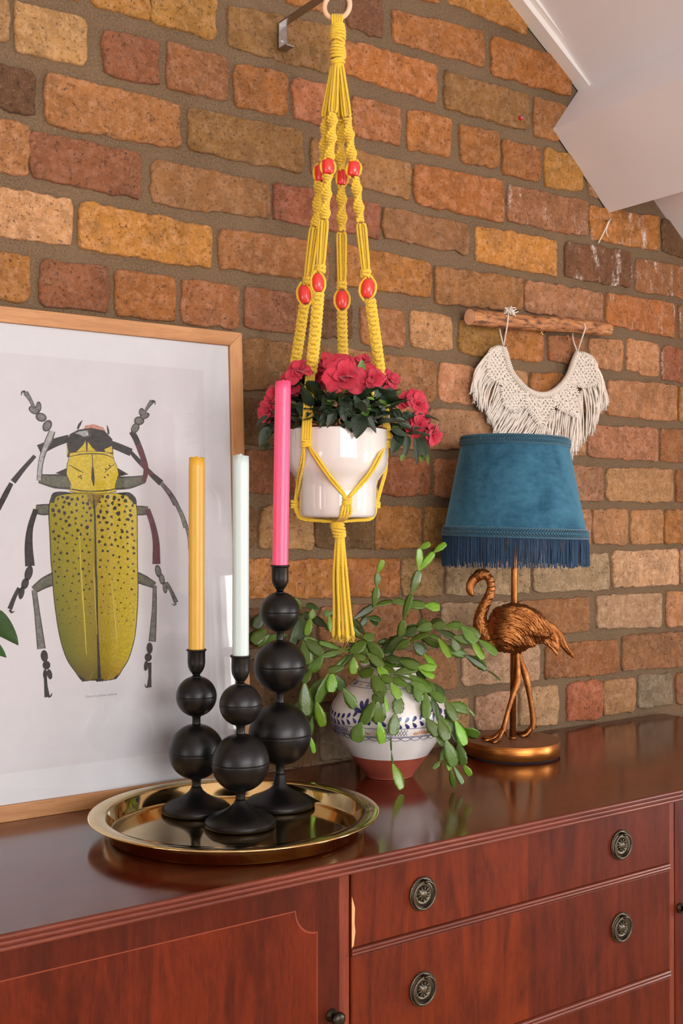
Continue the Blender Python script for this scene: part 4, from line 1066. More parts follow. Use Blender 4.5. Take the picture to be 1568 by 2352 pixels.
# ================================================================ AZALEA
def leaf_mesh(name, n=9, width=.42, fold=.18, droop=.12, mats=None, tip=1.0, thick=0):
    """leaf of unit length along +Y, face up +Z, pointed oval with a folded midrib"""
    V = []; F = []
    for i in range(n+1):
        t = i/n; w = width*.5*(sin(pi*t**.82)**.75)*(1-.25*t)*tip if 0 < t < 1 else .006
        z = -droop*t*t
        for s in (-1, -.5, 0, .5, 1):
            V.append((s*w, t, z+abs(s)*w*fold*(1-.2*abs(s))+.01*sin(9*t+s)*abs(s)))
    for i in range(n):
        for j in range(4): F.append((i*5+j, i*5+j+1, (i+1)*5+j+1, (i+1)*5+j))
    me = bpy.data.meshes.new(name); me.from_pydata(V, [], F); me.polygons.foreach_set('use_smooth', [True]*len(F))
    me.materials.append(mats); return me
def mat_leaf(name, c, rough=.4, spec=.5, vein=.15, trans=0.0):
    t = NT(name); oi = t.n('ShaderNodeObjectInfo')
    v = t.coord(); f = t.noise(v, 3.5, 4)
    hs = t.n('ShaderNodeHueSaturation'); hs.inputs['Color'].default_value = lin(c)
    t.l(t.g(oi.outputs['Random'], 0, 1, .72, 1.3), hs.inputs['Value']); t.l(t.g(oi.outputs['Random'], 0, 1, .485, .515), hs.inputs['Hue'])
    t.col(t.mix(t.g(f, .35, .7, 0, .5), hs.outputs[0], lin(tuple(int(x*.72) for x in c))))
    t.set(Roughness=rough, Specular_IOR_Level=spec)
    t.bump(t.noise(v, 14, 4), vein, .02); return t.m
def place(name, me, base, tip_, normal, wscale, parent, hscale=1.0):
    """put a unit leaf/petal mesh from base to tip, facing 'normal'"""
    y = np.asarray(tip_)-np.asarray(base); L = np.linalg.norm(y); y = y/L
    z = np.asarray(normal, float)-(np.asarray(normal)@y)*y; z = unit(z); x = np.cross(y, z)
    return inst(name, me, basis(x*wscale, y*L, z*L*hscale, base), parent)
M_ALEAF = mat_leaf('azalea_leaf_dark', (40, 56, 36), .42); M_ALEAFL = mat_leaf('azalea_leaf_light', (96, 128, 52), .45)
L_A = leaf_mesh('azalea_leaf', 9, 1.0, .22, .10, M_ALEAF); L_AL = leaf_mesh('azalea_leaf_young', 9, 1.0, .22, .10, M_ALEAFL)
aza = thing('azalea', 'azalea with crimson double flowers and dark leaves in the hanging pot', 'plant', (PCX, PCY, POT_Z1-.02))
ra = np.random.default_rng(21)
hub = np.array([PCX, PCY, POT_Z1-.015])
G = lambda x, y: (580+x/6.533, 800+y/6.533); Hh = lambda x, y: (800+x/6.533, 800+y/6.533)
LV = [(G, 1230, 630, 1080, 800, 150), (G, 1200, 830, 960, 930, 110), (G, 1150, 920, 1000, 1080, 90), (G, 1240, 900, 1120, 1190, 130), (G, 1110, 1040, 1000, 1190, 90), (G, 1380, 720, 1330, 1000, 140), (G, 1400, 720, 1470, 1000, 140), (G, 1300, 800, 1400, 1130, 120),
 (G, 640, 790, 600, 1120, 120), (G, 700, 800, 720, 1010, 120), (G, 560, 1060, 640, 1120, 70), (G, 250, 1180, 100, 1470, 170), (G, 270, 1180, 240, 1330, 90), (G, 240, 1420, 180, 1540, 70), (G, 1330, 1130, 1390, 1200, 70), (G, 930, 980, 1000, 1100, 80), (G, 1000, 700, 1080, 830, 100),
 (Hh, 190, 980, 120, 1340, 250), (Hh, 250, 1010, 430, 1270, 110), (Hh, 270, 1010, 450, 1120, 70), (Hh, 280, 940, 470, 940, 90), (Hh, 190, 920, 60, 920, 60), (Hh, 110, 990, -40, 1010, 100), (Hh, 160, 870, 90, 700, 100), (Hh, 390, 790, 670, 1150, 110), (Hh, 380, 730, 510, 550, 130), (Hh, 430, 740, 615, 740, 110), (Hh, 300, 650, 220, 550, 70),
 (Hh, 560, 620, 750, 670, 100), (Hh, 700, 900, 820, 1120, 110), (Hh, 670, 900, 780, 1190, 60), (Hh, 820, 950, 905, 1090, 70), (Hh, 790, 1290, 650, 1570, 180), (Hh, 890, 1300, 850, 1620, 120), (Hh, 1000, 1330, 1030, 1745, 95), (Hh, 1060, 1340, 1160, 1630, 170), (Hh, 920, 1260, 1100, 1270, 90), (Hh, 1080, 1290, 1220, 1300, 60), (Hh, 950, 1200, 1100, 1190, 55), (Hh, 900, 1000, 1130, 975, 55),
 (Hh, 860, 940, 990, 1050, 60), (Hh, 480, 860, 420, 1010, 80), (Hh, 300, 520, 430, 560, 70), (Hh, 240, 760, 300, 880, 110), (Hh, 20, 860, 90, 1000, 120), (Hh, -30, 1080, 20, 1210, 90)]
LY = [(Hh, 190, 420, 200, 165, 130), (Hh, 420, 820, 645, 815, 100), (Hh, 390, 770, 275, 740, 60), (Hh, 640, 1195, 880, 1190, 55), (Hh, 830, 1590, 790, 1695, 70), (Hh, 1190, 1580, 1200, 1745, 55), (Hh, 1100, 1600, 1090, 1710, 70), (Hh, 170, 960, 210, 900, 40), (Hh, 400, 760, 450, 740, 40), (Hh, 240, 1000, 290, 1020, 40), (Hh, 140, 880, 110, 840, 40)]
def aza_depth(px, py):
    r_ = abs(px-780)/116.0
    return PD0-.074*math.sqrt(max(0.05, 1-min(1, r_)**2)) - (.004 if py > 985 else 0)
for lst, me in ((LV, L_A), (LY, L_AL)):
    for fn, x0, y0_, x1, y1_, w in lst:
        a, b = fn(x0, y0_), fn(x1, y1_); d0 = aza_depth(*a)+.004*ra.normal(); d1 = aza_depth(*b)-.010*ra.random()-.003
        if b[1] > 985 and abs(b[0]-780) < 125: d1 = min(d1, aza_depth(*b)-.012)
        A_, B_ = atD(*a, d0), atD(*b, d1)
        nrm_ = -HF*.8+np.array([0, 0, .5])+ra.normal(size=3)*.22
        place('leaf', me, A_, B_, nrm_, w/6.533*PD0/FPX*1.15, aza)
# inner foliage filling the crown
for k in range(150):
    a = ra.random()*2*pi; rr_ = .075*math.sqrt(ra.random()); zz = POT_Z1+.002+ra.random()*.068*(1-(rr_/.1)**2)
    c = np.array([PCX+rr_*cos(a), PCY+rr_*sin(a), zz]); out = unit(np.array([cos(a), sin(a), .35+ra.normal()*.4]))
    L_ = .036+.018*ra.random(); place('leaf', L_A if ra.random() > .06 else L_AL, c, c+out*L_, np.array([0, 0, 1])+ra.normal(size=3)*.35, L_*.42, aza)
for k in range(26):   # side sprays over the rim, right and left
    sgn = 1 if k % 3 else -1; c = np.array([PCX, PCY, POT_Z1+.012])+RGT*sgn*(.075+.05*ra.random()*(1 if sgn > 0 else .5))+HF*ra.normal()*.025+np.array([0, 0, -.03*ra.random()+.012])
    out = unit(RGT*sgn*.5+np.array([0, 0, -.9*ra.random()+.1])+ra.normal(size=3)*.3); L_ = .026+.012*ra.random()
    place('leaf', L_A, c, c+out*L_, -HF*.5+np.array([0, 0, .6])+ra.normal(size=3)*.3, L_*.42, aza)
M_ASTEM = simple('azalea_stem', (104, 112, 48), .6)
for tgt in [atD(930, 1000, PD0-.02), atD(985, 1005, PD0-.01), atD(895, 930, PD0-.05), atD(835, 930, PD0-.07), atD(862, 908, PD0-.06), atD(780, 880, PD0-.05), atD(690, 880, PD0-.04), atD(630, 930, PD0-.01), atD(610, 1000, PD0), atD(850, 850, PD0), atD(730, 850, PD0)]:
    mid = (hub+tgt)/2+np.array([0, 0, .012]); obj('stem', *tube(catmull([hub, mid, tgt], 6), [.0016]*7+[.0011]*6 if False else .0013, 6), M_ASTEM, aza)
# buds
M_BUD = simple('yellow_green_bud', (206, 176, 60), .5)
for fn, x, y in ((Hh, 230, 870), (Hh, 360, 660), (Hh, 265, 500)):
    c = atD(*fn(x, y), aza_depth(*fn(x, y))-.006); V, F = lathe([(.0012, -.005), (.0026, -.002), (.0029, .001), (.0018, .005), (.0004, .007)], 10, c); obj('bud', V, F, M_BUD, aza)
# ruffled petals
def petal_mesh(name, seed, mt):
    r_ = np.random.default_rng(seed); V = []; F = []; n, m = 9, 8; ph = r_.random()*6
    for i in range(n+1):
        t = i/n; w = .42*(sin(pi*min(1, t*.78+.06)))**.8*(1.05 if t < .92 else .9)
        for j in range(m+1):
            s = -1+2*j/m
            edge = max(t, abs(s))**3
            z = .16*t*t*(1-.6*t)*2 - .32*t**3*(.4+.6*r_.random() if False else .7) + .10*(s*s)*sin(pi*t) + .055*edge*sin(7*s+ph+3*t)+.03*edge*sin(13*s+ph*2)
            tt = t*(1-.10*s*s*t)+.02*edge*sin(9*s+ph)
            V.append((s*w, tt, z))
    for i in range(n):
        for j in range(m): F.append((i*(m+1)+j, i*(m+1)+j+1, (i+1)*(m+1)+j+1, (i+1)*(m+1)+j))
    me = bpy.data.meshes.new(name); me.from_pydata(V, [], F); me.polygons.foreach_set('use_smooth', [True]*len(F)); me.materials.append(mt); return me
def mat_petal():
    t = NT('azalea_petal'); oi = t.n('ShaderNodeObjectInfo'); v = t.coord(); f = t.noise(v, 5, 4)
    hs = t.n('ShaderNodeHueSaturation'); hs.inputs['Color'].default_value = lin((172, 14, 46)); t.l(t.g(oi.outputs['Random'], 0, 1, .8, 1.25), hs.inputs['Value'])
    t.col(t.mix(t.g(f, .35, .7, 0, .45), hs.outputs[0], lin((206, 38, 70)))); t.set(Roughness=.6, Sheen_Weight=.2, Subsurface_Weight=.15, Subsurface_Radius=(.01, .003, .004), Subsurface_Scale=.3)
    t.bump(t.noise(t.coord((6, 1, 1)), 6, 3), .25, .03); return t.m
M_PET = mat_petal(); PM = [petal_mesh('azalea_petal', s, M_PET) for s in range(4)]
M_STAM = simple('azalea_stamen', (196, 40, 76), .5)
FL = [(785, 862, 46, 0, .25), (752, 838, 30, -.2, .5), (688, 848, 33, -.3, .4), (668, 886, 30, -.4, .1), (632, 905, 27, -.6, .3), (620, 945, 27, -.8, -.1), (836, 828, 20, .1, .8), (852, 868, 30, .3, .4), (893, 872, 30, .6, .3), (928, 917, 24, .3, .3), (958, 930, 32, .6, .2), (962, 974, 32, .3, 0), (992, 1000, 26, .8, -.3), (728, 868, 26, -.2, .2), (815, 838, 24, .1, .6)]
for (px, py, r_, side_, upn) in FL:
    dpt = aza_depth(px, py)-.012 if abs(px-775) < 90 else PD0-.012
    if (px, py) in ((836, 828), (752, 838), (728, 868), (815, 838)): dpt = PD0-.03
    c = atD(px, py, dpt); nd = unit(-HF+RGT*side_+np.array([0, 0, upn])); ux = unit(np.cross(nd, (0, 0, 1))); uy = np.cross(ux, nd)
    Rm = r_*PD0/FPX
    mbs = MB()
    for k in range(6):
        a = k*1.05+ra.random(); e = c+nd*Rm*.38+(ux*cos(a)+uy*sin(a))*Rm*.18; mbs.add(*tube([c-nd*Rm*.1, (c+e)/2+nd*Rm*.05, e], [.0004, .0003, .0004], 5))
    mbs.add(*sphere(c-nd*Rm*.12, Rm*.12, 8, 5))
    fl = mbs.obj('flower', M_STAM, aza)
    for ringk, (cnt, rad, lift) in enumerate(((6, 1.08, .10), (5, .82, .42), (4, .5, .85))):
        for k in range(cnt):
            a = 2*pi*(k+.37*ringk)/cnt+ra.normal()*.24; e = ux*cos(a)+uy*sin(a)
            dr = unit(e+nd*(lift+ra.normal()*.24)); L_ = Rm*rad*(1+ra.normal()*.13)
            place('petal', PM[int(ra.integers(4))], c-nd*Rm*.08, c-nd*Rm*.08+dr*L_, nd-e*.2+ra.normal(size=3)*.25, L_*(1.12 if ringk == 0 else 1.0), fl)
# ================================================================ PAINTED VASE
VX, VY = atZ(893, 1781, TOP)[:2]; VD = depth_of((VX, VY, 0)); VS = FPX/VD
vz = lambda y: atD(893, y, VD)[2]-TOP
M_VW = simple('cream_tin_glaze', (228, 222, 216), .14, vary=.03, scale=14, Coat_Weight=.5); M_TERRA = simple('red_terracotta', (158, 72, 50), .75, vary=.08, bump=.3, bscale=600)
M_BLUE = simple('cobalt_blue_brushwork', (42, 46, 104), .2, vary=.2, scale=90); M_ORNG = simple('ochre_orange_brushwork', (206, 110, 34), .2, vary=.2, scale=90)
vase = thing('vase', 'cream painted pottery vase with blue garlands and bare terracotta foot', 'vase', (VX, VY, TOP))
px = lambda w: w/VS
zt_line = vz(1728)
VP = [(.030, 0), (.0362, .0006), (.0372, .003), (.047, .016), (.058, .031), (.0585+(zt_line-.031)*.72, zt_line), (.0718, .050), (.080, .0625), (.0885, .0775), (.0925, .0905), (.0930, .098), (.0912, .108), (.0855, .119), (.0760, .1305), (.0640, .1405), (.0545, .148), (.0490, .1545), (.0455, .1600), (.0440, .1650), (.0446, .1690), (.0462, .1715), (.0466, .1728)]
VPc = catmull(np.array(VP), 4)
k_ = int(np.argmin(abs(VPc[:, 1]-zt_line)))
obj('foot', *lathe([tuple(p) for p in VPc[:k_+1]], 80, (VX, VY, TOP), True, False), M_TERRA, vase)
body = obj('body', *lathe([tuple(p) for p in VPc[k_:]]+[(.0455, .1736), (.0436, .1728), (.0420, .165), (.0430, .150)], 80, (VX, VY, TOP), False, False), M_VW, vase)
obj('soil', *lathe([(.0425, .155), (.02, .159), (0, .160)], 24, (VX, VY, TOP), False, False), M_SOIL, vase)
def vr(z): return float(np.interp(z, VPc[:, 1], VPc[:, 0]))
TH0 = math.atan2(CAM[1]-VY, CAM[0]-VX)
def vp(th, z, off=.0004):
    a = TH0+th; r_ = vr(z)+off; return np.array([VX+r_*cos(a), VY+r_*sin(a), TOP+z])
mbB, mbO = MB(), MB()
def vstroke(mb, pts, w):
    Q = catmull(np.array([(a, z, 0) for a, z in pts]), 4); n = len(Q); ws = np.broadcast_to(w, (n,)) if np.ndim(w) == 0 else np.interp(np.linspace(0, 1, n), np.linspace(0, 1, len(w)), w)
    W3 = np.array([vp(a, z) for a, z, _ in Q]); mb.add(*tube(W3, np.maximum(ws, .0002), 5, squash=1.0))
def vleaf(mb, th, z, dth, dz, L, w):
    L, w = L*1.0, w*1.0
    """painted petal: flat teardrop lying on the glaze"""
    r_ = vr(z); d = np.array([dth, dz]); d = d/np.linalg.norm(d); nrm_ = np.array([-d[1], d[0]]); P = []
    for t in np.linspace(0, 2*pi, 12, endpoint=False):
        s = (1-cos(t))/2; q = d*L*s+nrm_*w*sin(t)*(.35+.65*s); P.append(vp(th+q[0]/r_, z+q[1], .0005))
    P.append(vp(th+d[0]*L*.6/r_, z+d[1]*L*.6, .0006)); mb.add(P, [(i, (i+1) % 12, 12) for i in range(12)])
for zz in (.0885, .0745, .0760, .1500, .1430): 
    vstroke(mbB, [(a, zz) for a in np.linspace(0, 2*pi, 60)], .00035)
N = 34
for k in range(N):     # scallops under the band
    a0 = 2*pi*k/N; da = 2*pi/N
    vstroke(mbB, [(a0-da*.15, .0745), (a0+da*.25, .0705), (a0+da*.6, .0690), (a0+da*.95, .0705), (a0+da*1.3, .0745)], .00035)
for grp in range(6):   # cross hatching and orange flowers by turns round the band
    c = grp*2*pi/6+.05
    for k in range(9):
        a = c-.20+k*.05
        vstroke(mbB, [(a, .0775), (a+.06, .0865)], .00030); vstroke(mbB, [(a+.06, .0775), (a, .0865)], .00030)
    c2 = c+pi/6
    for k in range(9): vleaf(mbO, c2+(k-4)*.03, .0775, (k-4)*.22, 1, .0072-.0005*abs(k-4), .0011)
for k in range(10):    # hatching and dabs on the neck
    c = 2*pi*k/10
    for j in range(5): vstroke(mbB, [(c+j*.05, .1445), (c+j*.05+.03, .1490)], .0003)
    for j in range(3): vleaf(mbO, c+.33+j*.05, .1440, .2, 1, .004, .0008)
for grp in range(5):   # shoulder garlands: a palmette, then a swag of leaves
    c = grp*2*pi/5-.42
    for k, (dx, dz_) in enumerate(((-1, .25), (-.6, .8), (0, 1), (.7, .75), (1, .1), (-.4, -.9), (.5, -.8))): vleaf(mbB, c+dx*.012, .1105+dz_*.002, dx, dz_, .0180, .0046)
    L_ = 2*pi/5
    for k in range(8):
        t = (k+1.4)/10; a = c+L_*t; z = .1085-.0115*sin(pi*t)
        for sg in (-1, 1): vleaf(mbB, a, z+sg*.0006, .9, sg*1.1, .0100, .0036)
mbB.obj('blue_brushwork', M_BLUE, vase, smooth=False, kind='stuff'); mbO.obj('orange_brushwork', M_ORNG, vase, smooth=False, kind='stuff')

# ================================================================ CHRISTMAS CACTUS
def pad_mesh(name, mt, seed):
    """flat jointed stem segment of unit length along +Y with blunt teeth, thicker along the middle"""
    n = 18; V = []; F = []
    for i in range(n+1):
        t = i/n
        w = .5*(.15+.85*sin(pi/2*min(1, t/.60))**1.15) if t < .6 else .5*math.sqrt(max(.10, 1-((t-.6)/.43)**2.6))
        for tc_ in ((.42, .74) if seed == 0 else (.36, .62, .82)): w *= 1-.13*math.exp(-((t-tc_)/.035)**2)
        z0 = .07*sin(pi*t)
        for s in (-1, -.45, 0, .45, 1): V.append((s*w, t, z0+.07*(1-abs(s))**.8*(.4+sin(pi*min(t+.1, 1)))*.5+.03*s*s))
        for s in (.6, 0, -.6): V.append((s*w, t, z0-.035))
    m = 8
    for i in range(n):
        for j in range(m): j2 = (j+1) % m; F.append((i*m+j, i*m+j2, (i+1)*m+j2, (i+1)*m+j))
    F += [tuple(range(m))[::-1], tuple(n*m+j for j in range(m))]
    me = bpy.data.meshes.new(name); me.from_pydata(V, [], F); me.polygons.foreach_set('use_smooth', [True]*len(F)); me.materials.append(mt); return me
M_PAD = mat_leaf('cactus_green', (84, 112, 38), .28, .5, .1); M_PADL = mat_leaf('cactus_young_green', (112, 154, 38), .26, .5, .08); M_PADD = mat_leaf('cactus_shaded_green', (56, 76, 29), .32, .5, .1)  # the third green is a darker copy, shade painted into the inner segments
PADS = dict(m=[pad_mesh('stem_segment', M_PAD, s) for s in (0, 1)], l=[pad_mesh('stem_segment_young', M_PADL, s) for s in (0, 1)], d=[pad_mesh('stem_segment_shaded', M_PADD, s) for s in (0, 1)])
cac = thing('christmas_cactus', 'christmas cactus with trailing flat jointed stems in the painted vase', 'plant', (VX, VY, TOP+.16))
rc_ = np.random.default_rng(8)
CT = dict(A=(520, 1230, 2.45), B=(640, 1400, 6.03), C=(860, 1230, 5.227), E=(820, 1480, 4.9))
# (crop, nodes, depth offset towards viewer at the start and end in metres, pad width px, tone per pad)
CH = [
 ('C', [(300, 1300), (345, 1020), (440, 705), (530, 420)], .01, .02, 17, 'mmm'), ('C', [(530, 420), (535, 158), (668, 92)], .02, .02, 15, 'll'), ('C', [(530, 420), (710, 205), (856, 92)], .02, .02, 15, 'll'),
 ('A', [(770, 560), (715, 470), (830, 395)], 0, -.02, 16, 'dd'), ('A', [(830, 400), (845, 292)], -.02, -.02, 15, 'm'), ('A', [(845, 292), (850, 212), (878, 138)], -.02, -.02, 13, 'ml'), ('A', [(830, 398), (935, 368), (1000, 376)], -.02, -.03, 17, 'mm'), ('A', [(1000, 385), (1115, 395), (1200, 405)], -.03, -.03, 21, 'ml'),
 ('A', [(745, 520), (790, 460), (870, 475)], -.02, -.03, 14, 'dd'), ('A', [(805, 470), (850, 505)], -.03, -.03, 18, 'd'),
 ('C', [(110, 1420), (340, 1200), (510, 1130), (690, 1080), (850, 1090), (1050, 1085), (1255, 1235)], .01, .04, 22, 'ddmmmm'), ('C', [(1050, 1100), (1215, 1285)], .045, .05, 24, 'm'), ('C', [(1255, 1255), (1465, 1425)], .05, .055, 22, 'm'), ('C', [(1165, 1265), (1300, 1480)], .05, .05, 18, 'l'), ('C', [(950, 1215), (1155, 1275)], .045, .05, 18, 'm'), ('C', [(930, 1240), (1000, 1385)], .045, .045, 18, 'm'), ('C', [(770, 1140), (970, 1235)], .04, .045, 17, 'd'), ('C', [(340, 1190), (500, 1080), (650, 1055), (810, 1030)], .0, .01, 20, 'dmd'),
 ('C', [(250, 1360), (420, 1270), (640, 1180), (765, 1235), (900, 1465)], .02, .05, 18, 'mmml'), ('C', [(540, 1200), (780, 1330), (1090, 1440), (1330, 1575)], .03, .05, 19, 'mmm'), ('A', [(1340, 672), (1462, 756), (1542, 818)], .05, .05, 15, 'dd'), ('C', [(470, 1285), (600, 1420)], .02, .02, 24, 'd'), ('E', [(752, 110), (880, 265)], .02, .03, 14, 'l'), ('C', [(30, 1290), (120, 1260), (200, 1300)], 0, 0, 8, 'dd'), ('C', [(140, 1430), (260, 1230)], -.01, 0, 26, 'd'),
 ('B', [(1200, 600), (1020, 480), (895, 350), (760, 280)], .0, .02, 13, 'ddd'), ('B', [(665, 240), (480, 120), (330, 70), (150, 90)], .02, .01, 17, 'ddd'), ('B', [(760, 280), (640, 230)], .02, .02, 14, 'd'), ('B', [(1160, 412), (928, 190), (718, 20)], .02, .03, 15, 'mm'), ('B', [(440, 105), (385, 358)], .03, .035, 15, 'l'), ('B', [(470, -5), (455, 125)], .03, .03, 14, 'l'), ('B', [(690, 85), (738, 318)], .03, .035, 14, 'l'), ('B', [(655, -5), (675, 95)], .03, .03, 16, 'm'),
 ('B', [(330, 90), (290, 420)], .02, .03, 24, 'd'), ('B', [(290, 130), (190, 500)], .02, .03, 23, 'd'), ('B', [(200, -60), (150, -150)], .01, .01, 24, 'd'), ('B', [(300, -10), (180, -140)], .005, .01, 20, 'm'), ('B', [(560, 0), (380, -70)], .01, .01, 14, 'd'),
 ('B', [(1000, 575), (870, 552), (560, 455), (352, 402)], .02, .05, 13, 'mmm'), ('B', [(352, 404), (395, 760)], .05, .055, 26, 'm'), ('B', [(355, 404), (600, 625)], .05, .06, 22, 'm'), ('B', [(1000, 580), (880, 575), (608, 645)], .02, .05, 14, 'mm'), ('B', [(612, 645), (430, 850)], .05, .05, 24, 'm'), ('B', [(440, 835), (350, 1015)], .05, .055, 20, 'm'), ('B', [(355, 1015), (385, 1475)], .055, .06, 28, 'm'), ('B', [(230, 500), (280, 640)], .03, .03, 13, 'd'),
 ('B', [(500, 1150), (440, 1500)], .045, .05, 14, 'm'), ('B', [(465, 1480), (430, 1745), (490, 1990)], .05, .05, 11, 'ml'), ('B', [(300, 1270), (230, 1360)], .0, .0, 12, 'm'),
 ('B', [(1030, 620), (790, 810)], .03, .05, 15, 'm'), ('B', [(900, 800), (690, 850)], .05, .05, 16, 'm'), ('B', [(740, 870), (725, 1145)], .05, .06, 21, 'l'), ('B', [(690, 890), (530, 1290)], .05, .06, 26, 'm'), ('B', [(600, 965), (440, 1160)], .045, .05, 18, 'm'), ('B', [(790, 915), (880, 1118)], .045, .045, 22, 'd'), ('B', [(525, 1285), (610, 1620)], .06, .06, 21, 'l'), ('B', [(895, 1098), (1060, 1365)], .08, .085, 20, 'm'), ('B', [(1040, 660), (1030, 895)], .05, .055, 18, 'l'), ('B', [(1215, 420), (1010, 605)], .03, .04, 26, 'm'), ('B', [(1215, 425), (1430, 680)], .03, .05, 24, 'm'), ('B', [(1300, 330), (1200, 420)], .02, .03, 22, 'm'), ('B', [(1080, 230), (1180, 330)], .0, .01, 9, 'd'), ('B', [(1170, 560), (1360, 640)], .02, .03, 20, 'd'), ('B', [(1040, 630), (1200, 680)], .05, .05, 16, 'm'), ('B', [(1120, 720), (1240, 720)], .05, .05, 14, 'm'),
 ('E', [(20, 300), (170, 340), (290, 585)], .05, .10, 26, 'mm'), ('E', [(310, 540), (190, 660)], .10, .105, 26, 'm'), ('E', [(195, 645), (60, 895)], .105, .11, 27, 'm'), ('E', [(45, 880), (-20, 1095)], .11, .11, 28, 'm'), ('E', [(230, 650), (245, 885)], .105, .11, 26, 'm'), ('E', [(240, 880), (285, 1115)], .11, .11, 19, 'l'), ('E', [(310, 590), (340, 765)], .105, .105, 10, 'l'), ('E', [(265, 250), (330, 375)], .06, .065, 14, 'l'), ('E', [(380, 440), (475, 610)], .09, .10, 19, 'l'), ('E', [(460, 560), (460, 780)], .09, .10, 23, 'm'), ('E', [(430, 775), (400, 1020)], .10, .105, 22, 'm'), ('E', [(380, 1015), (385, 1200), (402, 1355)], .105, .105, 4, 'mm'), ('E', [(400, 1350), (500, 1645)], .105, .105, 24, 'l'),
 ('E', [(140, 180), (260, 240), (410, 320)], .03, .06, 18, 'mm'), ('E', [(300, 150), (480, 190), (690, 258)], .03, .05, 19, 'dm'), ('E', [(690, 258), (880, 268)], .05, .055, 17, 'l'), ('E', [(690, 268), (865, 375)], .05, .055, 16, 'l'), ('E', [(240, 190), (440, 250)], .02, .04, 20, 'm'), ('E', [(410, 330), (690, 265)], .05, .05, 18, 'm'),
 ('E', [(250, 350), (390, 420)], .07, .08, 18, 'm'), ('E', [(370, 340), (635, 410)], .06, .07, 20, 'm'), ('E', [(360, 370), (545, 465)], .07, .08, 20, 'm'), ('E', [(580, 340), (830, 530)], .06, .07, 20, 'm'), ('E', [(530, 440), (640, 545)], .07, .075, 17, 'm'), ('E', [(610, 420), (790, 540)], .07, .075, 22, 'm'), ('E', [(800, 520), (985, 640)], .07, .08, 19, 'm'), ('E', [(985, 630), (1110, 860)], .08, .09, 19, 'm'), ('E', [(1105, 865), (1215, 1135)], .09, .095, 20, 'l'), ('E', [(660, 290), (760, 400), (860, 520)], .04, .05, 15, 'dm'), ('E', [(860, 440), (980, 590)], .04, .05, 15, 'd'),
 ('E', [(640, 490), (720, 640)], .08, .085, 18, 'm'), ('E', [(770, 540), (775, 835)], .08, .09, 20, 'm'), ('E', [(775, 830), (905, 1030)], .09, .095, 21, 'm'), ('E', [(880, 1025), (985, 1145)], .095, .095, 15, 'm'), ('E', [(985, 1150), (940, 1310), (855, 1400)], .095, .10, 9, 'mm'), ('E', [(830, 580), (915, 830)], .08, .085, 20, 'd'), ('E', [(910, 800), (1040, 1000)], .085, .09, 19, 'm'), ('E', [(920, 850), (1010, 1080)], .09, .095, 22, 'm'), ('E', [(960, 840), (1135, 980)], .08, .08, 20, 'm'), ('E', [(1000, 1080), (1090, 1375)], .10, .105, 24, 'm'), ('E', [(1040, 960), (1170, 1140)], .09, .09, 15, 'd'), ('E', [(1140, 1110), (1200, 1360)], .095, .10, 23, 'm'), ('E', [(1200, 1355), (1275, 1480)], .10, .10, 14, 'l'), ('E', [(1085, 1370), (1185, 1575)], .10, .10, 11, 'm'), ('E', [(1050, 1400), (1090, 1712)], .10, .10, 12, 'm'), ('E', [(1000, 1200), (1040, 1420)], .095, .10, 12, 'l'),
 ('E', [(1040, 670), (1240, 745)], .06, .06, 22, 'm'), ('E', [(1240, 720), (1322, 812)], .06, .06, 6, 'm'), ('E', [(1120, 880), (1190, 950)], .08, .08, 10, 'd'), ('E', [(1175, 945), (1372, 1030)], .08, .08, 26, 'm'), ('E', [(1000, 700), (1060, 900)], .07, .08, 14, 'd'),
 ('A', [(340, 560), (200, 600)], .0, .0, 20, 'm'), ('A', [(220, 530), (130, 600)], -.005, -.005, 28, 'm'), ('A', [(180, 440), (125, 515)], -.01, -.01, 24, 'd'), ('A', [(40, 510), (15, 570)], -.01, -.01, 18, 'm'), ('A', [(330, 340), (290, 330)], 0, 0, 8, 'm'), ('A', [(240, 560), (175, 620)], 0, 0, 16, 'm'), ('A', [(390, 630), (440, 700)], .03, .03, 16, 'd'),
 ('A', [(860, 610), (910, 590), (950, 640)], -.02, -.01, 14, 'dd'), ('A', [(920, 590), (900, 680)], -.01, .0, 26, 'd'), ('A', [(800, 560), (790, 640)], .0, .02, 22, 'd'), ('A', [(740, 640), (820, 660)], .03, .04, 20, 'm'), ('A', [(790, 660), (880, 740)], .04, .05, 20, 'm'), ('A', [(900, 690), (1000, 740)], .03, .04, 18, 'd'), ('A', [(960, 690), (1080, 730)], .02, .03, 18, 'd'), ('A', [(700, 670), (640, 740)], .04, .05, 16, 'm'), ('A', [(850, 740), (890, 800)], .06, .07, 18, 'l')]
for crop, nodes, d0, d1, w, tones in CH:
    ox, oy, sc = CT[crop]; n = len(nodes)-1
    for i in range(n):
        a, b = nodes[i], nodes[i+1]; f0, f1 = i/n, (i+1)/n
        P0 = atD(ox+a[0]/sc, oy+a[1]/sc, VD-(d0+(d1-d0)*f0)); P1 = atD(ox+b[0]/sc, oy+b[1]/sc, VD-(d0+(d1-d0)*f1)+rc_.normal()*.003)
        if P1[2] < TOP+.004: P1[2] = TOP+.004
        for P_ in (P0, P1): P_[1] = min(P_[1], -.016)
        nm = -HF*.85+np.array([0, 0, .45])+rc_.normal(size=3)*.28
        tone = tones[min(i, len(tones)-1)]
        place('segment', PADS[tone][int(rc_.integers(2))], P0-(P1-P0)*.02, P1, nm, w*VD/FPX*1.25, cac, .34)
M_CST = simple('woody_cactus_stem', (112, 92, 58), .8)
sb_ = np.array([VX, VY, TOP+.156])
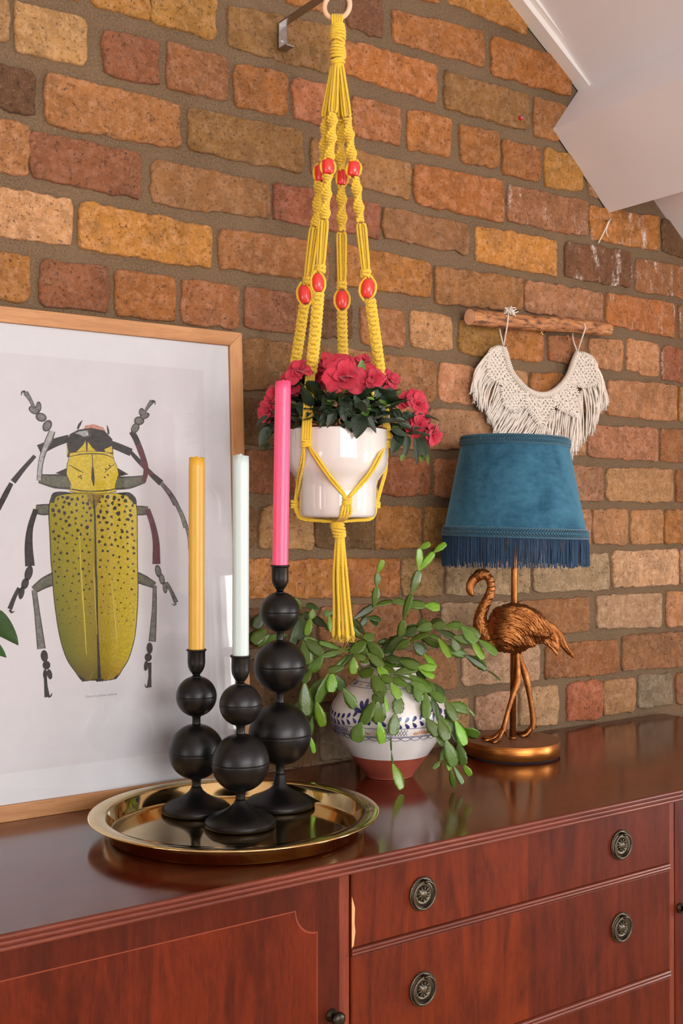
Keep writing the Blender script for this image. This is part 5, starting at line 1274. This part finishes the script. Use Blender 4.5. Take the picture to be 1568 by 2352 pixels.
for q in [(300, 1290, 'C', .01), (1200, 600, 'B', 0), (1030, 600, 'B', .03), (140, 180, 'E', .03), (250, 350, 'E', .06), (110, 1420, 'C', .01), (770, 560, 'A', 0), (660, 300, 'E', .04), (20, 300, 'E', .05), (830, 580, 'E', .06)]:
    ox, oy, sc = CT[q[2]]; e = atD(ox+q[0]/sc, oy+q[1]/sc, VD-q[3]); obj('stem', *tube(catmull([sb_, (sb_+e)/2+np.array([0, 0, .012]), e], 5), .0024, 6), M_CST, cac)
# aerial roots: fine tufts at the joints
mb = MB()
for (x, y) in ((890, 560), (900, 600), (880, 530)):
    c = atD(640+x/6.03, 1400+y/6.03, VD-.052)
    for k in range(6): mb.add(*tube([c, c+rc_.normal(size=3)*.006], .0003, 4))
mb.obj('aerial_roots', simple('dry_root', (176, 128, 70), .8), cac, kind='stuff')

# ================================================================ PLANT AT THE LEFT END (only leaf tips reach the picture)
M_LGL = mat_leaf('glossy_dark_leaf', (44, 82, 36), .3); L_G = leaf_mesh('glossy_leaf', 10, 1.0, .3, .18, M_LGL)
px0 = np.array([.30, -.20, TOP])
pp = thing('potted_houseplant', 'glossy dark green leaf of a potted plant beside the beetle print', 'plant', px0)
obj('pot', *lathe([(.035, 0), (.038, .002), (.05, .085), (.053, .088), (.053, .098), (.049, .1), (.047, .09)], 40, px0, True, False), simple('grey_stoneware', (120, 112, 104), .6), pp)
obj('soil', *lathe([(.048, .086), (0, .09)], 24, px0, False, False), M_SOIL, pp)
hubp = px0+np.array([0, 0, .09]); dpl = depth_of(px0)
M_PST = simple('green_stem', (70, 98, 48), .5)
tips = [(atD(-62, 1408, dpl), atD(46, 1464, dpl-.01), .042), (atD(-70, 1470, dpl+.02), atD(17, 1497, dpl+.02), .034)]
rp = np.random.default_rng(2)
for k in range(7):
    a = pi*.6+k*.45; b = hubp+np.array([cos(a)*.04, sin(a)*.04, .06+.02*k]); tips.append((b, b+np.array([cos(a)*.06-.02, sin(a)*.05, .02-.015*(k % 3)]), .03))
for b, tpt, w in tips:
    obj('stem', *tube(catmull([hubp, (hubp+b)/2+np.array([-.005, 0, .01]), b], 5), .0018, 6), M_PST, pp)
    place('leaf', L_G, b, tpt, -HF*.45+np.array([0, 0, 1.0]), w, pp)
# ================================================================ FLAMINGO TABLE LAMP
def mat_copper(name, a, b, rough, brushed=False, feather=False):
    t = NT(name); v = t.coord((1, 1, 26) if brushed else (1, 1, 1))
    f = t.noise(v, 14 if brushed else 45, 5, .65)
    t.col(t.ramp(f, [(.28, a), (.55, tuple((x+y)//2 for x, y in zip(a, b))), (.78, b)])); t.set(Metallic=.88, Roughness=rough)
    if feather: t.bump(t.noise(t.coord((1, 1, 1)), 420, 3, .7), .55, .0016)
    else: t.bump(f, .08, .0008)
    return t.m
M_COP = mat_copper('antique_copper_feathers', (112, 62, 27), (208, 140, 80), .36, feather=True); M_COPS = mat_copper('antique_copper_smooth', (132, 78, 38), (204, 138, 78), .32)
M_COPB = mat_copper('brushed_copper_band', (140, 80, 34), (206, 136, 66), .32, True); M_COPT = simple('bronze_painted_top', (122, 80, 56), .45, .15); M_FELT = simple('black_felt', (26, 26, 30), .95)
LB = atZ(1177, 1733, TOP); LB = np.array([LB[0], LB[1], TOP]); LD = depth_of(LB)
lamp = thing('table_lamp', 'copper flamingo table lamp with a teal velvet fringed shade', 'lamp', LB)
LZ = lambda y: atD(1177, y, LD)[2]-TOP
BR_ = .0800; BH = LZ(1697)
obj('base_felt', *lathe([(BR_-.003, 0), (BR_-.003, .003)], 64, LB), M_FELT, lamp)
b_ = obj('base', *lathe([(BR_-.001, .0028), (BR_, .0036), (BR_, BH-.0006), (BR_-.0006, BH)], 96, LB, True, False), M_COPB, lamp)
obj('base_top', *lathe([(BR_-.0006, BH), (0, BH+.0001)], 96, LB, False, False), M_COPT, b_)
FS = 5.227
def fl(x, y, off=0.0): return atD(1040+x/FS, 1290+y/FS, LD-off)
UZ = np.array([0, 0, 1.0])
p_top = fl(736, 60, -.0); p_bot = fl(716, 2095, 0); p_bot[2] = TOP+BH
sh_c = atD(1183, 1120, LD)
obj('pole', *tube([p_bot, p_top, p_top+np.array([0, 0, .10])], .0054, 16), M_COPS, lamp)
obj('pole_collar', *lathe([(.0068, 0), (.0068, .003), (.0056, .0045)], 20, p_bot), M_COPS, lamp)
# --- the bird: lofted tubes fused into one skin
def tubeF(pts, rad, seg=16, sq=None, m=8):
    P = catmull(np.array(pts), m); r_ = catmull(np.array([(a, 0, 0) for a in rad], float), m)[:, 0]
    T, N_, B_ = frames(P, up0=HF); 
    # keep one section axis along the view so that thickness can differ from height
    V = []; n = len(P)
    s_ = np.ones(n) if sq is None else catmull(np.array([(a, 0, 0) for a in sq], float), m)[:, 0]
    for i in range(n):
        h = HF-(HF@T[i])*T[i]; h = unit(h); g = np.cross(T[i], h)
        for k in range(seg):
            a = 2*pi*k/seg; V.append(P[i]+h*cos(a)*r_[i]*s_[i]+g*sin(a)*r_[i])
    F = [(i*seg+k, i*seg+(k+1) % seg, (i+1)*seg+(k+1) % seg, (i+1)*seg+k) for i in range(n-1) for k in range(seg)]
    F += [tuple(range(seg))[::-1], tuple((n-1)*seg+k for k in range(seg))]
    return V, F
def pxr(w): return w/FS*LD/FPX
mbF = MB()
mbF.add(*tubeF([fl(385, 790), fl(450, 800), fl(560, 800), fl(700, 800), fl(850, 790), fl(990, 800), fl(1110, 830), fl(1200, 870)], [pxr(x) for x in (60, 190, 272, 305, 285, 215, 130, 55)], 28, (.9, .85, .78, .72, .7, .68, .6, .5)))
mbF.add(*tubeF([fl(700, 960), fl(745, 1050), fl(772, 1130)], [pxr(x) for x in (150, 95, 36)], 18, (.8, .8, 1)))
mbF.add(*tubeF([fl(470, 900), fl(350, 820), fl(325, 690), fl(360, 570), fl(415, 450), fl(455, 345), fl(452, 255), fl(420, 185), fl(365, 150), fl(310, 165), fl(270, 205)], [pxr(x) for x in (120, 100, 80, 70, 62, 54, 50, 54, 66, 70, 52)], 18))
mbF.add(*tubeF([fl(340, 780), fl(410, 860), fl(520, 930), fl(640, 960)], [pxr(x) for x in (85, 130, 150, 130)], 18, (.9, .9, .85, .8)))
# tail: drooping feather bundles
mbF.add(*tubeF([fl(1120, 800), fl(1230, 860), fl(1330, 970), fl(1425, 1130), fl(1440, 1160)], [pxr(x) for x in (95, 70, 40, 26, 12)], 12, (.6, .5, .5, .6, .6)))
mbF.add(*tubeF([fl(1130, 850), fl(1250, 930), fl(1340, 1040), fl(1395, 1130)], [pxr(x) for x in (80, 50, 34, 14)], 12, (.6, .5, .5, .6)))
mbF.add(*tubeF([fl(1040, 930), fl(1140, 960), fl(1220, 1030), fl(1250, 1120)], [pxr(x) for x in (60, 52, 52, 18)], 12, (.5, .4, .35, .3)))
# folded wing, front side: lens lying on the flank
for sgn in (1, -1):
    off = .034*sgn
    mbF.add(*tubeF([fl(520, 650, off*.7), fl(650, 660, off), fl(800, 700, off*.98), fl(960, 760, off*.8), fl(1100, 830, off*.55), fl(1180, 880, off*.35)], [pxr(x) for x in (60, 130, 165, 140, 90, 40)], 16, (.25, .3, .3, .3, .35, .4)))
    mbF.add(*tubeF([fl(480, 760, off*.6), fl(600, 800, off), fl(760, 880, off*.9), fl(900, 960, off*.6), fl(990, 1015, off*.4)], [pxr(x) for x in (60, 130, 140, 75, 18)], 16, (.25, .3, .3, .3, .35)))
tmp = mbF.obj('flamingo', M_COP, None); md = tmp.modifiers.new('r', 'REMESH'); md.mode = 'VOXEL'; md.voxel_size = .0011
bpy.context.view_layer.update()
me2 = bpy.data.meshes.new_from_object(tmp.evaluated_get(bpy.context.evaluated_depsgraph_get())); 
bpy.data.objects.remove(tmp)
fv = np.array([v.co for v in me2.vertices]); ff = [tuple(p.vertices) for p in me2.polygons]
# smooth the fused skin a little
ed = np.array([tuple(e.vertices) for e in me2.edges])
for it in range(4):
    acc = np.zeros_like(fv); cn = np.zeros(len(fv)); np.add.at(acc, ed[:, 0], fv[ed[:, 1]]); np.add.at(acc, ed[:, 1], fv[ed[:, 0]]); np.add.at(cn, ed[:, 0], 1); np.add.at(cn, ed[:, 1], 1)
    fv = fv*.5+.5*acc/np.maximum(cn, 1)[:, None]
# plumage: strands flowing back from the breast, carved along the body
u_ = (fv-fl(700, 800))@RGT/pxr(1); w_ = (fv-fl(700, 800))@UZ/pxr(1)
me2.vertices.foreach_set('co', fv.ravel()); me2.update(); nrm_ = np.array([v.normal for v in me2.vertices])
body_m = np.clip((u_+330)/80, 0, 1)
rad_ = np.hypot(u_+150, w_+330); bk = np.clip((u_-130)/120, 0, 1)
ph1 = rad_/12.5+1.6*np.sin(np.arctan2(w_+330, u_+150)*4)+np.sin(rad_/47); ph2 = (u_*.83+w_*.50)/13.5+1.2*np.sin(w_/45)
strand = (1-bk)*(np.sin(ph1)+.5*np.sin(ph1*2.3+1))+bk*(np.sin(ph2)+.4*np.sin(ph2*2.1))
cr = np.array([mnoise.noise(Vector((a/22, b/22, c*260))) for a, b, c in zip(u_, w_, (fv@HF))])
disp = body_m*(.0008*strand+.0003*cr)+(1-body_m)*.0009*cr
fv2 = fv+nrm_*disp[:, None]
bird = obj('flamingo', fv2, ff, M_COP, lamp)
# beak
obj('beak', *tubeF([fl(300, 175), fl(240, 225), fl(205, 300), fl(205, 355), fl(232, 395), fl(248, 418)], [pxr(x) for x in (62, 58, 50, 42, 26, 8)], 16, (.7, .7, .7, .7, .7, .7)), M_COPS, bird)
obj('eye', *sphere(fl(300, 168, .0098), .0016, 10, 6), M_COPS, bird)
# feather ridges laid over the wing and back
mbR = MB(); rf = np.random.default_rng(6)
def surf(x, y):
    """front of the fused body at a photo position"""
    P = fl(x, y); d2 = ((fv-P)@RGT)**2+((fv-P)@UZ)**2; m_ = d2 < (.0022)**2
    if not m_.any(): return None
    idx = np.where(m_)[0]; j = idx[np.argmin(fv[idx]@HF)]; return fv[j]
def flowdir(x, y):
    r1 = np.array([x-550, y-1130]); d1 = np.array([-r1[1], r1[0]])/(np.linalg.norm(r1)+1e-6); d2 = np.array([.50, .86]); f = min(1, max(0, (x-830)/120)); d = d1*(1-f)+d2*f; return d/np.linalg.norm(d)
for k in range(300):
    x, y = 440+rf.random()*720, 500+rf.random()*560; L_ = 90+70*rf.random(); pts_ = []; p_ = np.array([x, y])
    for t in range(9):
        q = surf(*p_)
        if q is None: break
        pts_.append(q-HF*.0003); p_ = p_+flowdir(*p_)*L_/8
    if len(pts_) >= 6:
        k_ = len(pts_); mbR.add(*tube(np.array(pts_), np.interp(np.linspace(0, 1, k_), [0, .35, 1], [.0002, .0014, .0003]), 5))
if mbR.V: mbR.obj('feather_ridges', M_COPS, bird, kind='stuff')
# legs and webbed feet
def leg(pts, rad, name='leg'):
    V, F = tubeF(pts, [pxr(r_*.60) for r_ in rad], 12, m=10); V = np.array(V); return obj(name, V, F, M_COP, bird)
leg([fl(770, 1080, .002), fl(775, 1200, .004), fl(778, 1330, .006), fl(770, 1460, .008), fl(725, 1590, .010), fl(670, 1760, .013), fl(625, 1930, .015), fl(600, 2040, .017)], (60, 52, 62, 74, 58, 48, 50, 58))
leg([fl(790, 1080, -.004), fl(815, 1200, -.006), fl(860, 1330, -.008), fl(895, 1470, -.009), fl(925, 1640, -.010), fl(950, 1800, -.012), fl(962, 1930, -.013), fl(950, 2010, -.014)], (50, 56, 74, 66, 54, 56, 62, 60))
TZl = TOP+BH+.0022
def foot(ank, toes, back):
    a = ank.copy(); a[2] = max(a[2], TZl+.004); ends = []
    for tx, ty in toes:
        e = atZ(1040+tx/FS, 1290+ty/FS, TZl); ends.append(e)
        f_ = obj('toe', *tube(catmull([a+np.array([0, 0, .003]), (a*.55+e*.45)*np.array([1, 1, 0])+np.array([0, 0, TZl+.0035]), e], 6), np.interp(np.linspace(0, 1, 13), [0, .5, .85, 1], [.0044, .0030, .0034, .0012]), 8), M_COPS, bird)
    V = [a-np.array([0, 0, .001])]+[e*.85+a*np.array([.15, .15, 0])+np.array([0, 0, TZl*.15]) for e in ends]
    V = [np.array([v[0], v[1], TZl+.001]) for v in V]; V2 = [v+np.array([0, 0, -.002]) for v in V]; n = len(V)
    obj('web', V+V2, [(0, i, i+1) for i in range(1, n-1)]+[(n, n+i+1, n+i) for i in range(1, n-1)]+[(i, n+i, n+i+1, i+1) for i in range(1, n-1)], M_COP, bird, smooth=False)
    b = atZ(1040+back[0]/FS, 1290+back[1]/FS, TZl+.003); obj('hind_toe', *tube(catmull([a+np.array([0, 0, .008]), (a+b)/2+np.array([0, 0, .005]), b], 5), np.interp(np.linspace(0, 1, 11), [0, 1], [.0034, .0012]), 7), M_COPS, bird)
foot(fl(595, 2040, .017), [(335, 2115), (370, 2150), (485, 2175)], (640, 2095)); foot(fl(945, 2010, -.014), [(745, 2050), (810, 2100), (860, 2092)], (1008, 1990))
# --- shade: velvet cone, braid round both edges, hanging fringe
def mat_velvet():
    t = NT('teal_velvet'); v = t.coord()
    f = t.math('ADD', t.math('MULTIPLY', t.noise(v, 16, 4, .6, .6), .7), t.math('MULTIPLY', t.noise(t.coord((1, 1, 2.2)), 60, 4, .7), .35))
    t.col(t.ramp(f, [(.38, (30, 68, 90)), (.68, (60, 108, 130))])); t.set(Roughness=.85, Sheen_Weight=1.0, Sheen_Roughness=.4, Specular_IOR_Level=.15); t.b.inputs['Sheen Tint'].default_value = lin((128, 190, 220))
    t.bump(t.noise(v, 420, 3), .15, .0006); return t.m
M_VEL = mat_velvet(); M_BRD = simple('teal_braid', (14, 78, 100), .7, vary=.3, scale=700, Sheen_Weight=.3); M_FRG = simple('petrol_blue_fringe', (10, 52, 82), .75, vary=.3, scale=400, Sheen_Weight=.25)
SC = np.array([atD(1181, 1120, LD)[0], atD(1181, 1120, LD)[1], 0.0])-np.array([HF[0], HF[1], 0])*.004
sd_ = LD-.004; zz = lambda y: atD(1183, y, sd_)[2]
zT, zB = zz(1008), zz(1226); RTp, RBt = .0885, .1205
tiltv = RGT*.0
def cone(th, t, off=0.0):
    """point on the shade: t = 0 at the top edge, 1 at the bottom edge"""
    r_ = RTp+(RBt-RTp)*t+off; z = zT+(zB-zT)*t-.010*(r_*cos(th)/RTp)*.25
    c_ = SC+np.array([0, 0, z]); return c_+RGT*r_*cos(th)-HF*r_*sin(th)
n = 96; mrow = 14; V = []; F = []
for i in range(mrow+1):
    for k in range(n): V.append(cone(2*pi*k/n, i/mrow))
for i in range(mrow+1):
    for k in range(n): V.append(cone(2*pi*k/n, i/mrow, -.0018))
o_ = (mrow+1)*n
for i in range(mrow):
    for k in range(n):
        k2 = (k+1) % n; F.append((i*n+k, (i+1)*n+k, (i+1)*n+k2, i*n+k2)); F.append((o_+i*n+k, o_+i*n+k2, o_+(i+1)*n+k2, o_+(i+1)*n+k))
for i in (0, mrow):
    for k in range(n): k2 = (k+1) % n; F.append((i*n+k, i*n+k2, o_+i*n+k2, o_+i*n+k))
shade = obj('shade', V, F, M_VEL, lamp)
def braid(t0, name, hgt):
    mb = MB(); N_ = 150; dt = hgt/(zT-zB)
    for row in range(2):
        tc_ = t0+dt*(row-.5)*.56; sg = 1 if row == 0 else -1
        for k in range(N_):
            a = 2*pi*k/N_; da = 2*pi/N_
            P = [cone(a-da*.9, tc_-dt*.27*sg, .0020), cone(a, tc_, .0036), cone(a+da*.9, tc_+dt*.27*sg, .0020)]; mb.add(*tube(catmull(P, 2), .00105, 5))
    for k_, tt in enumerate((t0-dt*.56, t0, t0+dt*.56)):
        mb.add(*tube([cone(2*pi*k/120, tt, .0018) for k in range(120)], .0014, 6, closed=True))
    return mb.obj(name, M_BRD, shade, kind='stuff')
braid(.035, 'top_braid', .0115); braid(.985, 'bottom_braid', .0125)
mb = MB(); rq = np.random.default_rng(12); zF = zz(1297)
for k in range(620):
    th = 2*pi*(k+rq.random()*.6)/620; p = cone(th, 1.0, .0014*rq.random()+.0004); L_ = (p[2]-zF)*(1+.035*rq.normal())
    q = p+np.array([0, 0, -L_])+RGT*rq.normal()*.0010-HF*rq.normal()*.0012
    mb.add(*tube([p, (p+q)/2+RGT*rq.normal()*.0005, q+np.array([0, 0, .003]), q], [.00085, .00085, .0009, .0011], 4))
mb.obj('fringe', M_FRG, shade, kind='stuff')
# holder, wire spider and bulb inside the shade
inC = SC+np.array([0, 0, 0.0])
obj('lamp_holder', *lathe([(.012, 0), (.018, .004), (.018, .040), (.014, .044)], 24, p_top+np.array([0, 0, .10])), simple('black_bakelite', (24, 24, 24), .4), lamp)
obj('bulb', *lathe([(.013, .044), (.015, .055), (.026, .078), (.029, .09), (.026, .105), (.014, .117), (.001, .120)], 24, p_top+np.array([0, 0, .085])), simple('unlit_opal_bulb', (236, 234, 228), .2), lamp)
for k in range(3):
    th = 2*pi*k/3+.4; obj('spider_wire', *tube([p_top+np.array([0, 0, .138]), cone(th, .18, -.002)], .0013, 6), M_STEEL, shade)

# ================================================================ LOG AND WHITE MACRAME COLLAR
def mat_bark():
    t = NT('peeled_branch'); v = t.coord((1.5, 12, 12)); f = t.noise(v, 10, 6, .7, .4)
    c = t.ramp(f, [(.3, (110, 64, 34)), (.5, (172, 112, 66)), (.72, (206, 152, 102))])
    t.col(t.mix(t.g(t.noise(t.coord((6, 20, 20)), 8, 5, .7), .50, .60, 0, .85), c, lin((66, 38, 24)))); t.set(Roughness=.65); t.bump(f, .5, .002); return t.m
M_BARK = mat_bark(); M_CUT = simple('pale_cut_wood', (222, 170, 130), .75, vary=.1, scale=90)
lgY = -.030
la, lb = atY(1078, 728, lgY), atY(1396, 757, lgY)
log = thing('wooden_branch', 'peeled wooden branch hung on the brick wall above the lamp', 'branch', (la+lb)/2)
P = catmull([la, la*.66+lb*.34+np.array([0, 0, -.001]), la*.33+lb*.67+np.array([0, 0, .0015]), lb], 8); Nn = len(P); seg = 18
T, N_, B_ = frames(P); V = []
for i in range(Nn):
    for k in range(seg):
        a = 2*pi*k/seg; r_ = .0148*(1-.10*i/Nn)*(1+.05*mnoise.noise(Vector((P[i][0]*30, cos(a)*1.5, sin(a)*1.5)))+.03*mnoise.noise(Vector((P[i][0]*90, cos(a)*4, sin(a)*4)))); V.append(P[i]+N_[i]*cos(a)*r_+B_[i]*sin(a)*r_)
F = [(i*seg+k, i*seg+(k+1) % seg, (i+1)*seg+(k+1) % seg, (i+1)*seg+k) for i in range(Nn-1) for k in range(seg)]
obj('bark', V, F, M_BARK, log)
for i, sgn in ((0, -1), (Nn-1, 1)):
    c = P[i]+T[i]*sgn*.0012; V = [c]+[P[i]+(N_[i]*cos(a)+B_[i]*sin(a))*.0143*(1 if i == 0 else .9) for a in np.linspace(0, 2*pi, 18, endpoint=False)]
    obj('cut_end', V, [(0, k+1, (k+1) % 18+1) for k in range(18)], M_CUT, log, smooth=False)
kn = atY(1300, 772, -.028); obj('twig_stub', *tube([kn, kn+np.array([.004, -.004, -.007])], [.005, .003], 8), M_BARK, log)
M_COT = mat_cord('ivory_cotton_cord', (236, 226, 214), (206, 192, 176))
Z8 = lambda x, y, yy=-.016: atY(1040+x/4.126, 690+y/4.126, yy)
mac = thing('macrame_hanging', 'ivory macrame collar with long fringe hanging from the branch', 'wall hanging', Z8(830, 900))
neck = [(475, 445), (500, 520), (530, 640), (600, 750), (700, 850), (800, 893), (900, 890), (1000, 830), (1090, 720), (1140, 590), (1180, 495)]
NQ = catmull(np.array([Z8(x, y, -.019) for x, y in neck]), 10)
mb = MB(); mb.add(*tube(NQ, .0034, 8))
Tn, Nn_, Bn = frames(NQ)
s = np.concatenate([[0], np.cumsum(np.linalg.norm(np.diff(NQ, axis=0), axis=1))]); nl = int(s[-1]/.0036)
for k in range(nl):    # larks-head loops all along the neck cord
    t = (k+.5)*s[-1]/nl; c = np.array([np.interp(t, s, NQ[:, i]) for i in range(3)]); i = int(np.searchsorted(s, t)); i = min(max(i, 1), len(NQ)-1); T_ = Tn[i]; u = unit(np.cross(T_, (0, 1, 0)))
    Pq = [c+u*.0050*cos(a)+np.array([0, -.0050, 0])*sin(a)+T_*.0006*cos(2*a) for a in np.linspace(0, 2*pi, 10, endpoint=False)]; mb.add(*tube(Pq, .00165, 5, closed=True))
mb.obj('neck_cord', M_COT, mac)
PANELS = [[(475, 450), (360, 470), (320, 580), (345, 720), (420, 780), (510, 770), (560, 690), (520, 560)], [(560, 700), (520, 770), (455, 820), (490, 980), (560, 1050), (650, 1030), (690, 960), (690, 850)], [(700, 860), (705, 1010), (760, 1110), (840, 1195), (900, 1120), (950, 1020), (955, 880), (830, 905)], [(960, 870), (975, 1000), (1080, 1060), (1160, 1090), (1190, 1000), (1180, 880), (1110, 760), (1060, 790)], [(1110, 730), (1170, 800), (1280, 815), (1350, 760), (1360, 640), (1310, 540), (1190, 500), (1150, 600)]]
def inside(P, x, y):
    c = False; n = len(P)
    for i in range(n):
        x0, y0 = P[i]; x1, y1 = P[(i+1) % n]
        if (y0 > y) != (y1 > y) and x < (x1-x0)*(y-y0)/(y1-y0)+x0: c = not c
    return c
rm = np.random.default_rng(9)
for poly in PANELS:
    mb = MB(); PQ = catmull(np.array([(x, y, 0) for x, y in poly], float), 3, closed=True)[:, :2]
    cx, cy = PQ.mean(0); xs, ys = PQ[:, 0], PQ[:, 1]
    # knotted ground: staggered square knots, two legs and a crossbar each
    row = 0; y = ys.min()
    while y < ys.max():
        x = xs.min()+(row % 2)*17
        while x < xs.max():
            if inside(PQ, x, y):
                c = Z8(x, y, -.0165-.0015*rm.random()); a = rm.normal()*.35+(.5 if x < cx else -.5)*.6; e1_ = np.array([cos(a), 0, sin(a)]); e2_ = np.array([-sin(a), 0, cos(a)])
                q = .0040
                mb.add(*tube(catmull([c-e1_*q-e2_*.001, c-e1_*q*.4+np.array([0, -.0022, 0]), c+e1_*q*.4+np.array([0, -.0022, 0]), c+e1_*q+e2_*.001], 3), .0016, 5))
                for sg in (-1, 1): mb.add(*tube(catmull([c+sg*e1_*q*.9-e2_*.0042, c+sg*e1_*q*1.15+np.array([0, -.0012, 0]), c+sg*e1_*q*.8+e2_*.0042], 3), .0014, 5))
                for sg in (-.4, .4): mb.add(*tube([c+sg*e1_*q-e2_*.0045+np.array([0, .001, 0]), c+sg*e1_*q+e2_*.0045+np.array([0, .001, 0])], .0013, 5))
            x += 34
        y += 27; row += 1
    # clove-hitched border along the outer edge
    EB = [Z8(x, y, -.0185) for x, y in PQ]; nB = len(EB)
    for i in range(nB):
        p0, p1 = EB[i], EB[(i+1) % nB]; m_ = max(1, int(np.linalg.norm(p1-p0)/.0038))
        for j in range(m_):
            c = p0+(p1-p0)*(j+.5)/m_; d = unit(p1-p0); u = np.cross(d, (0, 1, 0)); mb.add(*tube(catmull([c-u*.0032, c+np.array([0, -.0028, 0]), c+u*.0032], 3), .0017, 5))
    mb.obj('knotted_panel', M_COT, mac)
SV = [(470, 450), (400, 458), (350, 480), (325, 560), (340, 640), (350, 720), (430, 785), (470, 870), (490, 970), (530, 1040), (610, 1065), (690, 1000), (740, 1090), (800, 1160), (845, 1200), (900, 1130), (960, 1040), (1030, 1050), (1130, 1090), (1190, 1020), (1185, 900), (1230, 815), (1300, 810), (1350, 740), (1350, 640), (1320, 560), (1290, 530)]
HE = [(215, 800), (195, 810), (200, 870), (200, 930), (250, 970), (275, 1010), (330, 1090), (350, 1120), (380, 1160), (400, 1270), (470, 1280), (540, 1285), (620, 1300), (700, 1310), (800, 1320), (860, 1330), (930, 1340), (1010, 1350), (1105, 1485), (1150, 1430), (1185, 1380), (1250, 1310), (1330, 1240), (1360, 1120), (1370, 1050), (1440, 1010), (1465, 960)]
NS = 190; mb = MB(); tt_ = np.linspace(0, 1, len(SV)); mbE = MB()
for k in range(NS):
    f = k/(NS-1); sx, sy = np.interp(f, tt_, [p[0] for p in SV]), np.interp(f, tt_, [p[1] for p in SV]); hx, hy = np.interp(f, tt_, [p[0] for p in HE]), np.interp(f, tt_, [p[1] for p in HE])
    hx += rm.normal()*10; hy += rm.normal()*16
    bow = (-70 if f < .22 else 70 if f > .80 else 0)*(1-abs(f-(.1 if f < .5 else .9))*4)
    pts_ = []
    for t in np.linspace(0, 1, 9):
        x = sx+(hx-sx)*t+bow*sin(pi*min(1, t*1.0))*.6+5*sin(t*14+k*1.7)*t; y = sy+(hy-sy)*t-(30*sin(pi*t) if abs(bow) > 5 else 0)
        pts_.append(Z8(x, y, -.0135-.006*((k*7) % 5)/5-.002*sin(t*9+k)))
    mb.add(*tube(pts_, [.0017]*8+[.0022], 5))
    e = pts_[-1]
    for j in range(5): mbE.add(*tube([e, e+np.array([rm.normal()*.002, rm.normal()*.001, -.004-.003*rm.random()])], [.0007, .0003], 4))
mb.obj('fringe', M_COT, mac, kind='stuff'); mbE.obj('frayed_tips', M_COT, mac, kind='stuff')
lY = lgY-.0160
cord([Z8(478, 450), Z8(488, 380, -.034), Z8(512, 240, lY-.001), Z8(522, 150, lY), Z8(528, 100, lgY-.004), Z8(500, 88, lgY+.013), Z8(450, 180, -.012), Z8(440, 260, -.012), Z8(470, 400, -.014), Z8(478, 450)], 6, .0013, 'hanging_loop', mac, M_COT)
cord([Z8(1182, 500), Z8(1195, 440, -.032), Z8(1235, 320, lY), Z8(1252, 260, lY), Z8(1235, 215, lgY-.010), Z8(1180, 203, lgY+.008), Z8(1140, 260, -.010), Z8(1135, 360, -.010), Z8(1160, 440, -.013), Z8(1182, 500)], 6, .0013, 'hanging_loop', mac, M_COT)
mb = MB(); c = Z8(535, 105, lY+.002)
for k in range(26):
    mb.add(*tube(catmull([c+rm.normal(size=3)*.003, c+rm.normal(size=3)*.004, c+rm.normal(size=3)*np.array([.008, .003, .005])+np.array([.003, 0, 0])], 3), .0011, 5))
mb.obj('tied_tuft', M_COT, mac, kind='stuff')

# ================================================================ SMALL FIXINGS IN THE WALL
def plug(name, px_, py_, r_, depth, mt, label, cat):
    c = atY(px_, py_, -.0085); V, F = lathe([(r_, -.006), (r_, depth), (r_*.55, depth+.0004), (r_*.5, depth-.002)], 16); V = np.array(V)
    t = thing(name, label, cat, c); obj('sleeve', np.stack([V[:, 0], -V[:, 2], V[:, 1]], 1)+c, F, mt, t); return t, c
t, c = plug('wall_plug', 1195, 271, .0042, .005, simple('red_plastic_plug', (178, 34, 40), .4), 'red plastic wall plug with a screw near the ceiling slope', 'wall plug')
V, F = lathe([(.0020, .003), (.0032, .0055), (.0032, .0066), (.0012, .0062)], 14); V = np.array(V); obj('screw', np.stack([V[:, 0], -V[:, 2], V[:, 1]], 1)+c, F, M_STEEL, t)
c = atY(1243, 762, -.010); hk = thing('wall_hook', 'small brass screw eye in the wall under the branch', 'hook', c)
obj('eye', *tube([c+np.array([.0045*cos(a), -.004, .0055*sin(a)]) for a in np.linspace(0, 2*pi, 20, endpoint=False)], .0014, 7, closed=True), M_BRASS, hk); obj('shank', *tube([c+np.array([0, .006, 0]), c+np.array([0, -.004, 0])], .0013, 7), M_BRASS, hk)
c = atY(1394, 508, -.010); nl_ = thing('nail', 'nail with a loop of white string below the boxed ceiling beam', 'nail', c)
obj('shank', *tube([c+np.array([0, .008, 0]), c+np.array([0, -.010, .002])], .0014, 8), M_STEEL, nl_); V, F = lathe([(.003, 0), (.003, .0008)], 12); V = np.array(V); obj('head', np.stack([V[:, 0], -V[:, 2], V[:, 1]], 1)+c+np.array([0, -.010, .002]), F, M_STEEL, nl_)
cord([c+np.array([0, -.006, .001]), atY(1388, 530, -.014), atY(1374, 558, -.012)], 6, .0012, 'string', nl_, M_COT); cord([c+np.array([.001, -.005, 0]), atY(1392, 530, -.013), atY(1396, 544, -.012)], 6, .0009, 'string', nl_, M_COT)
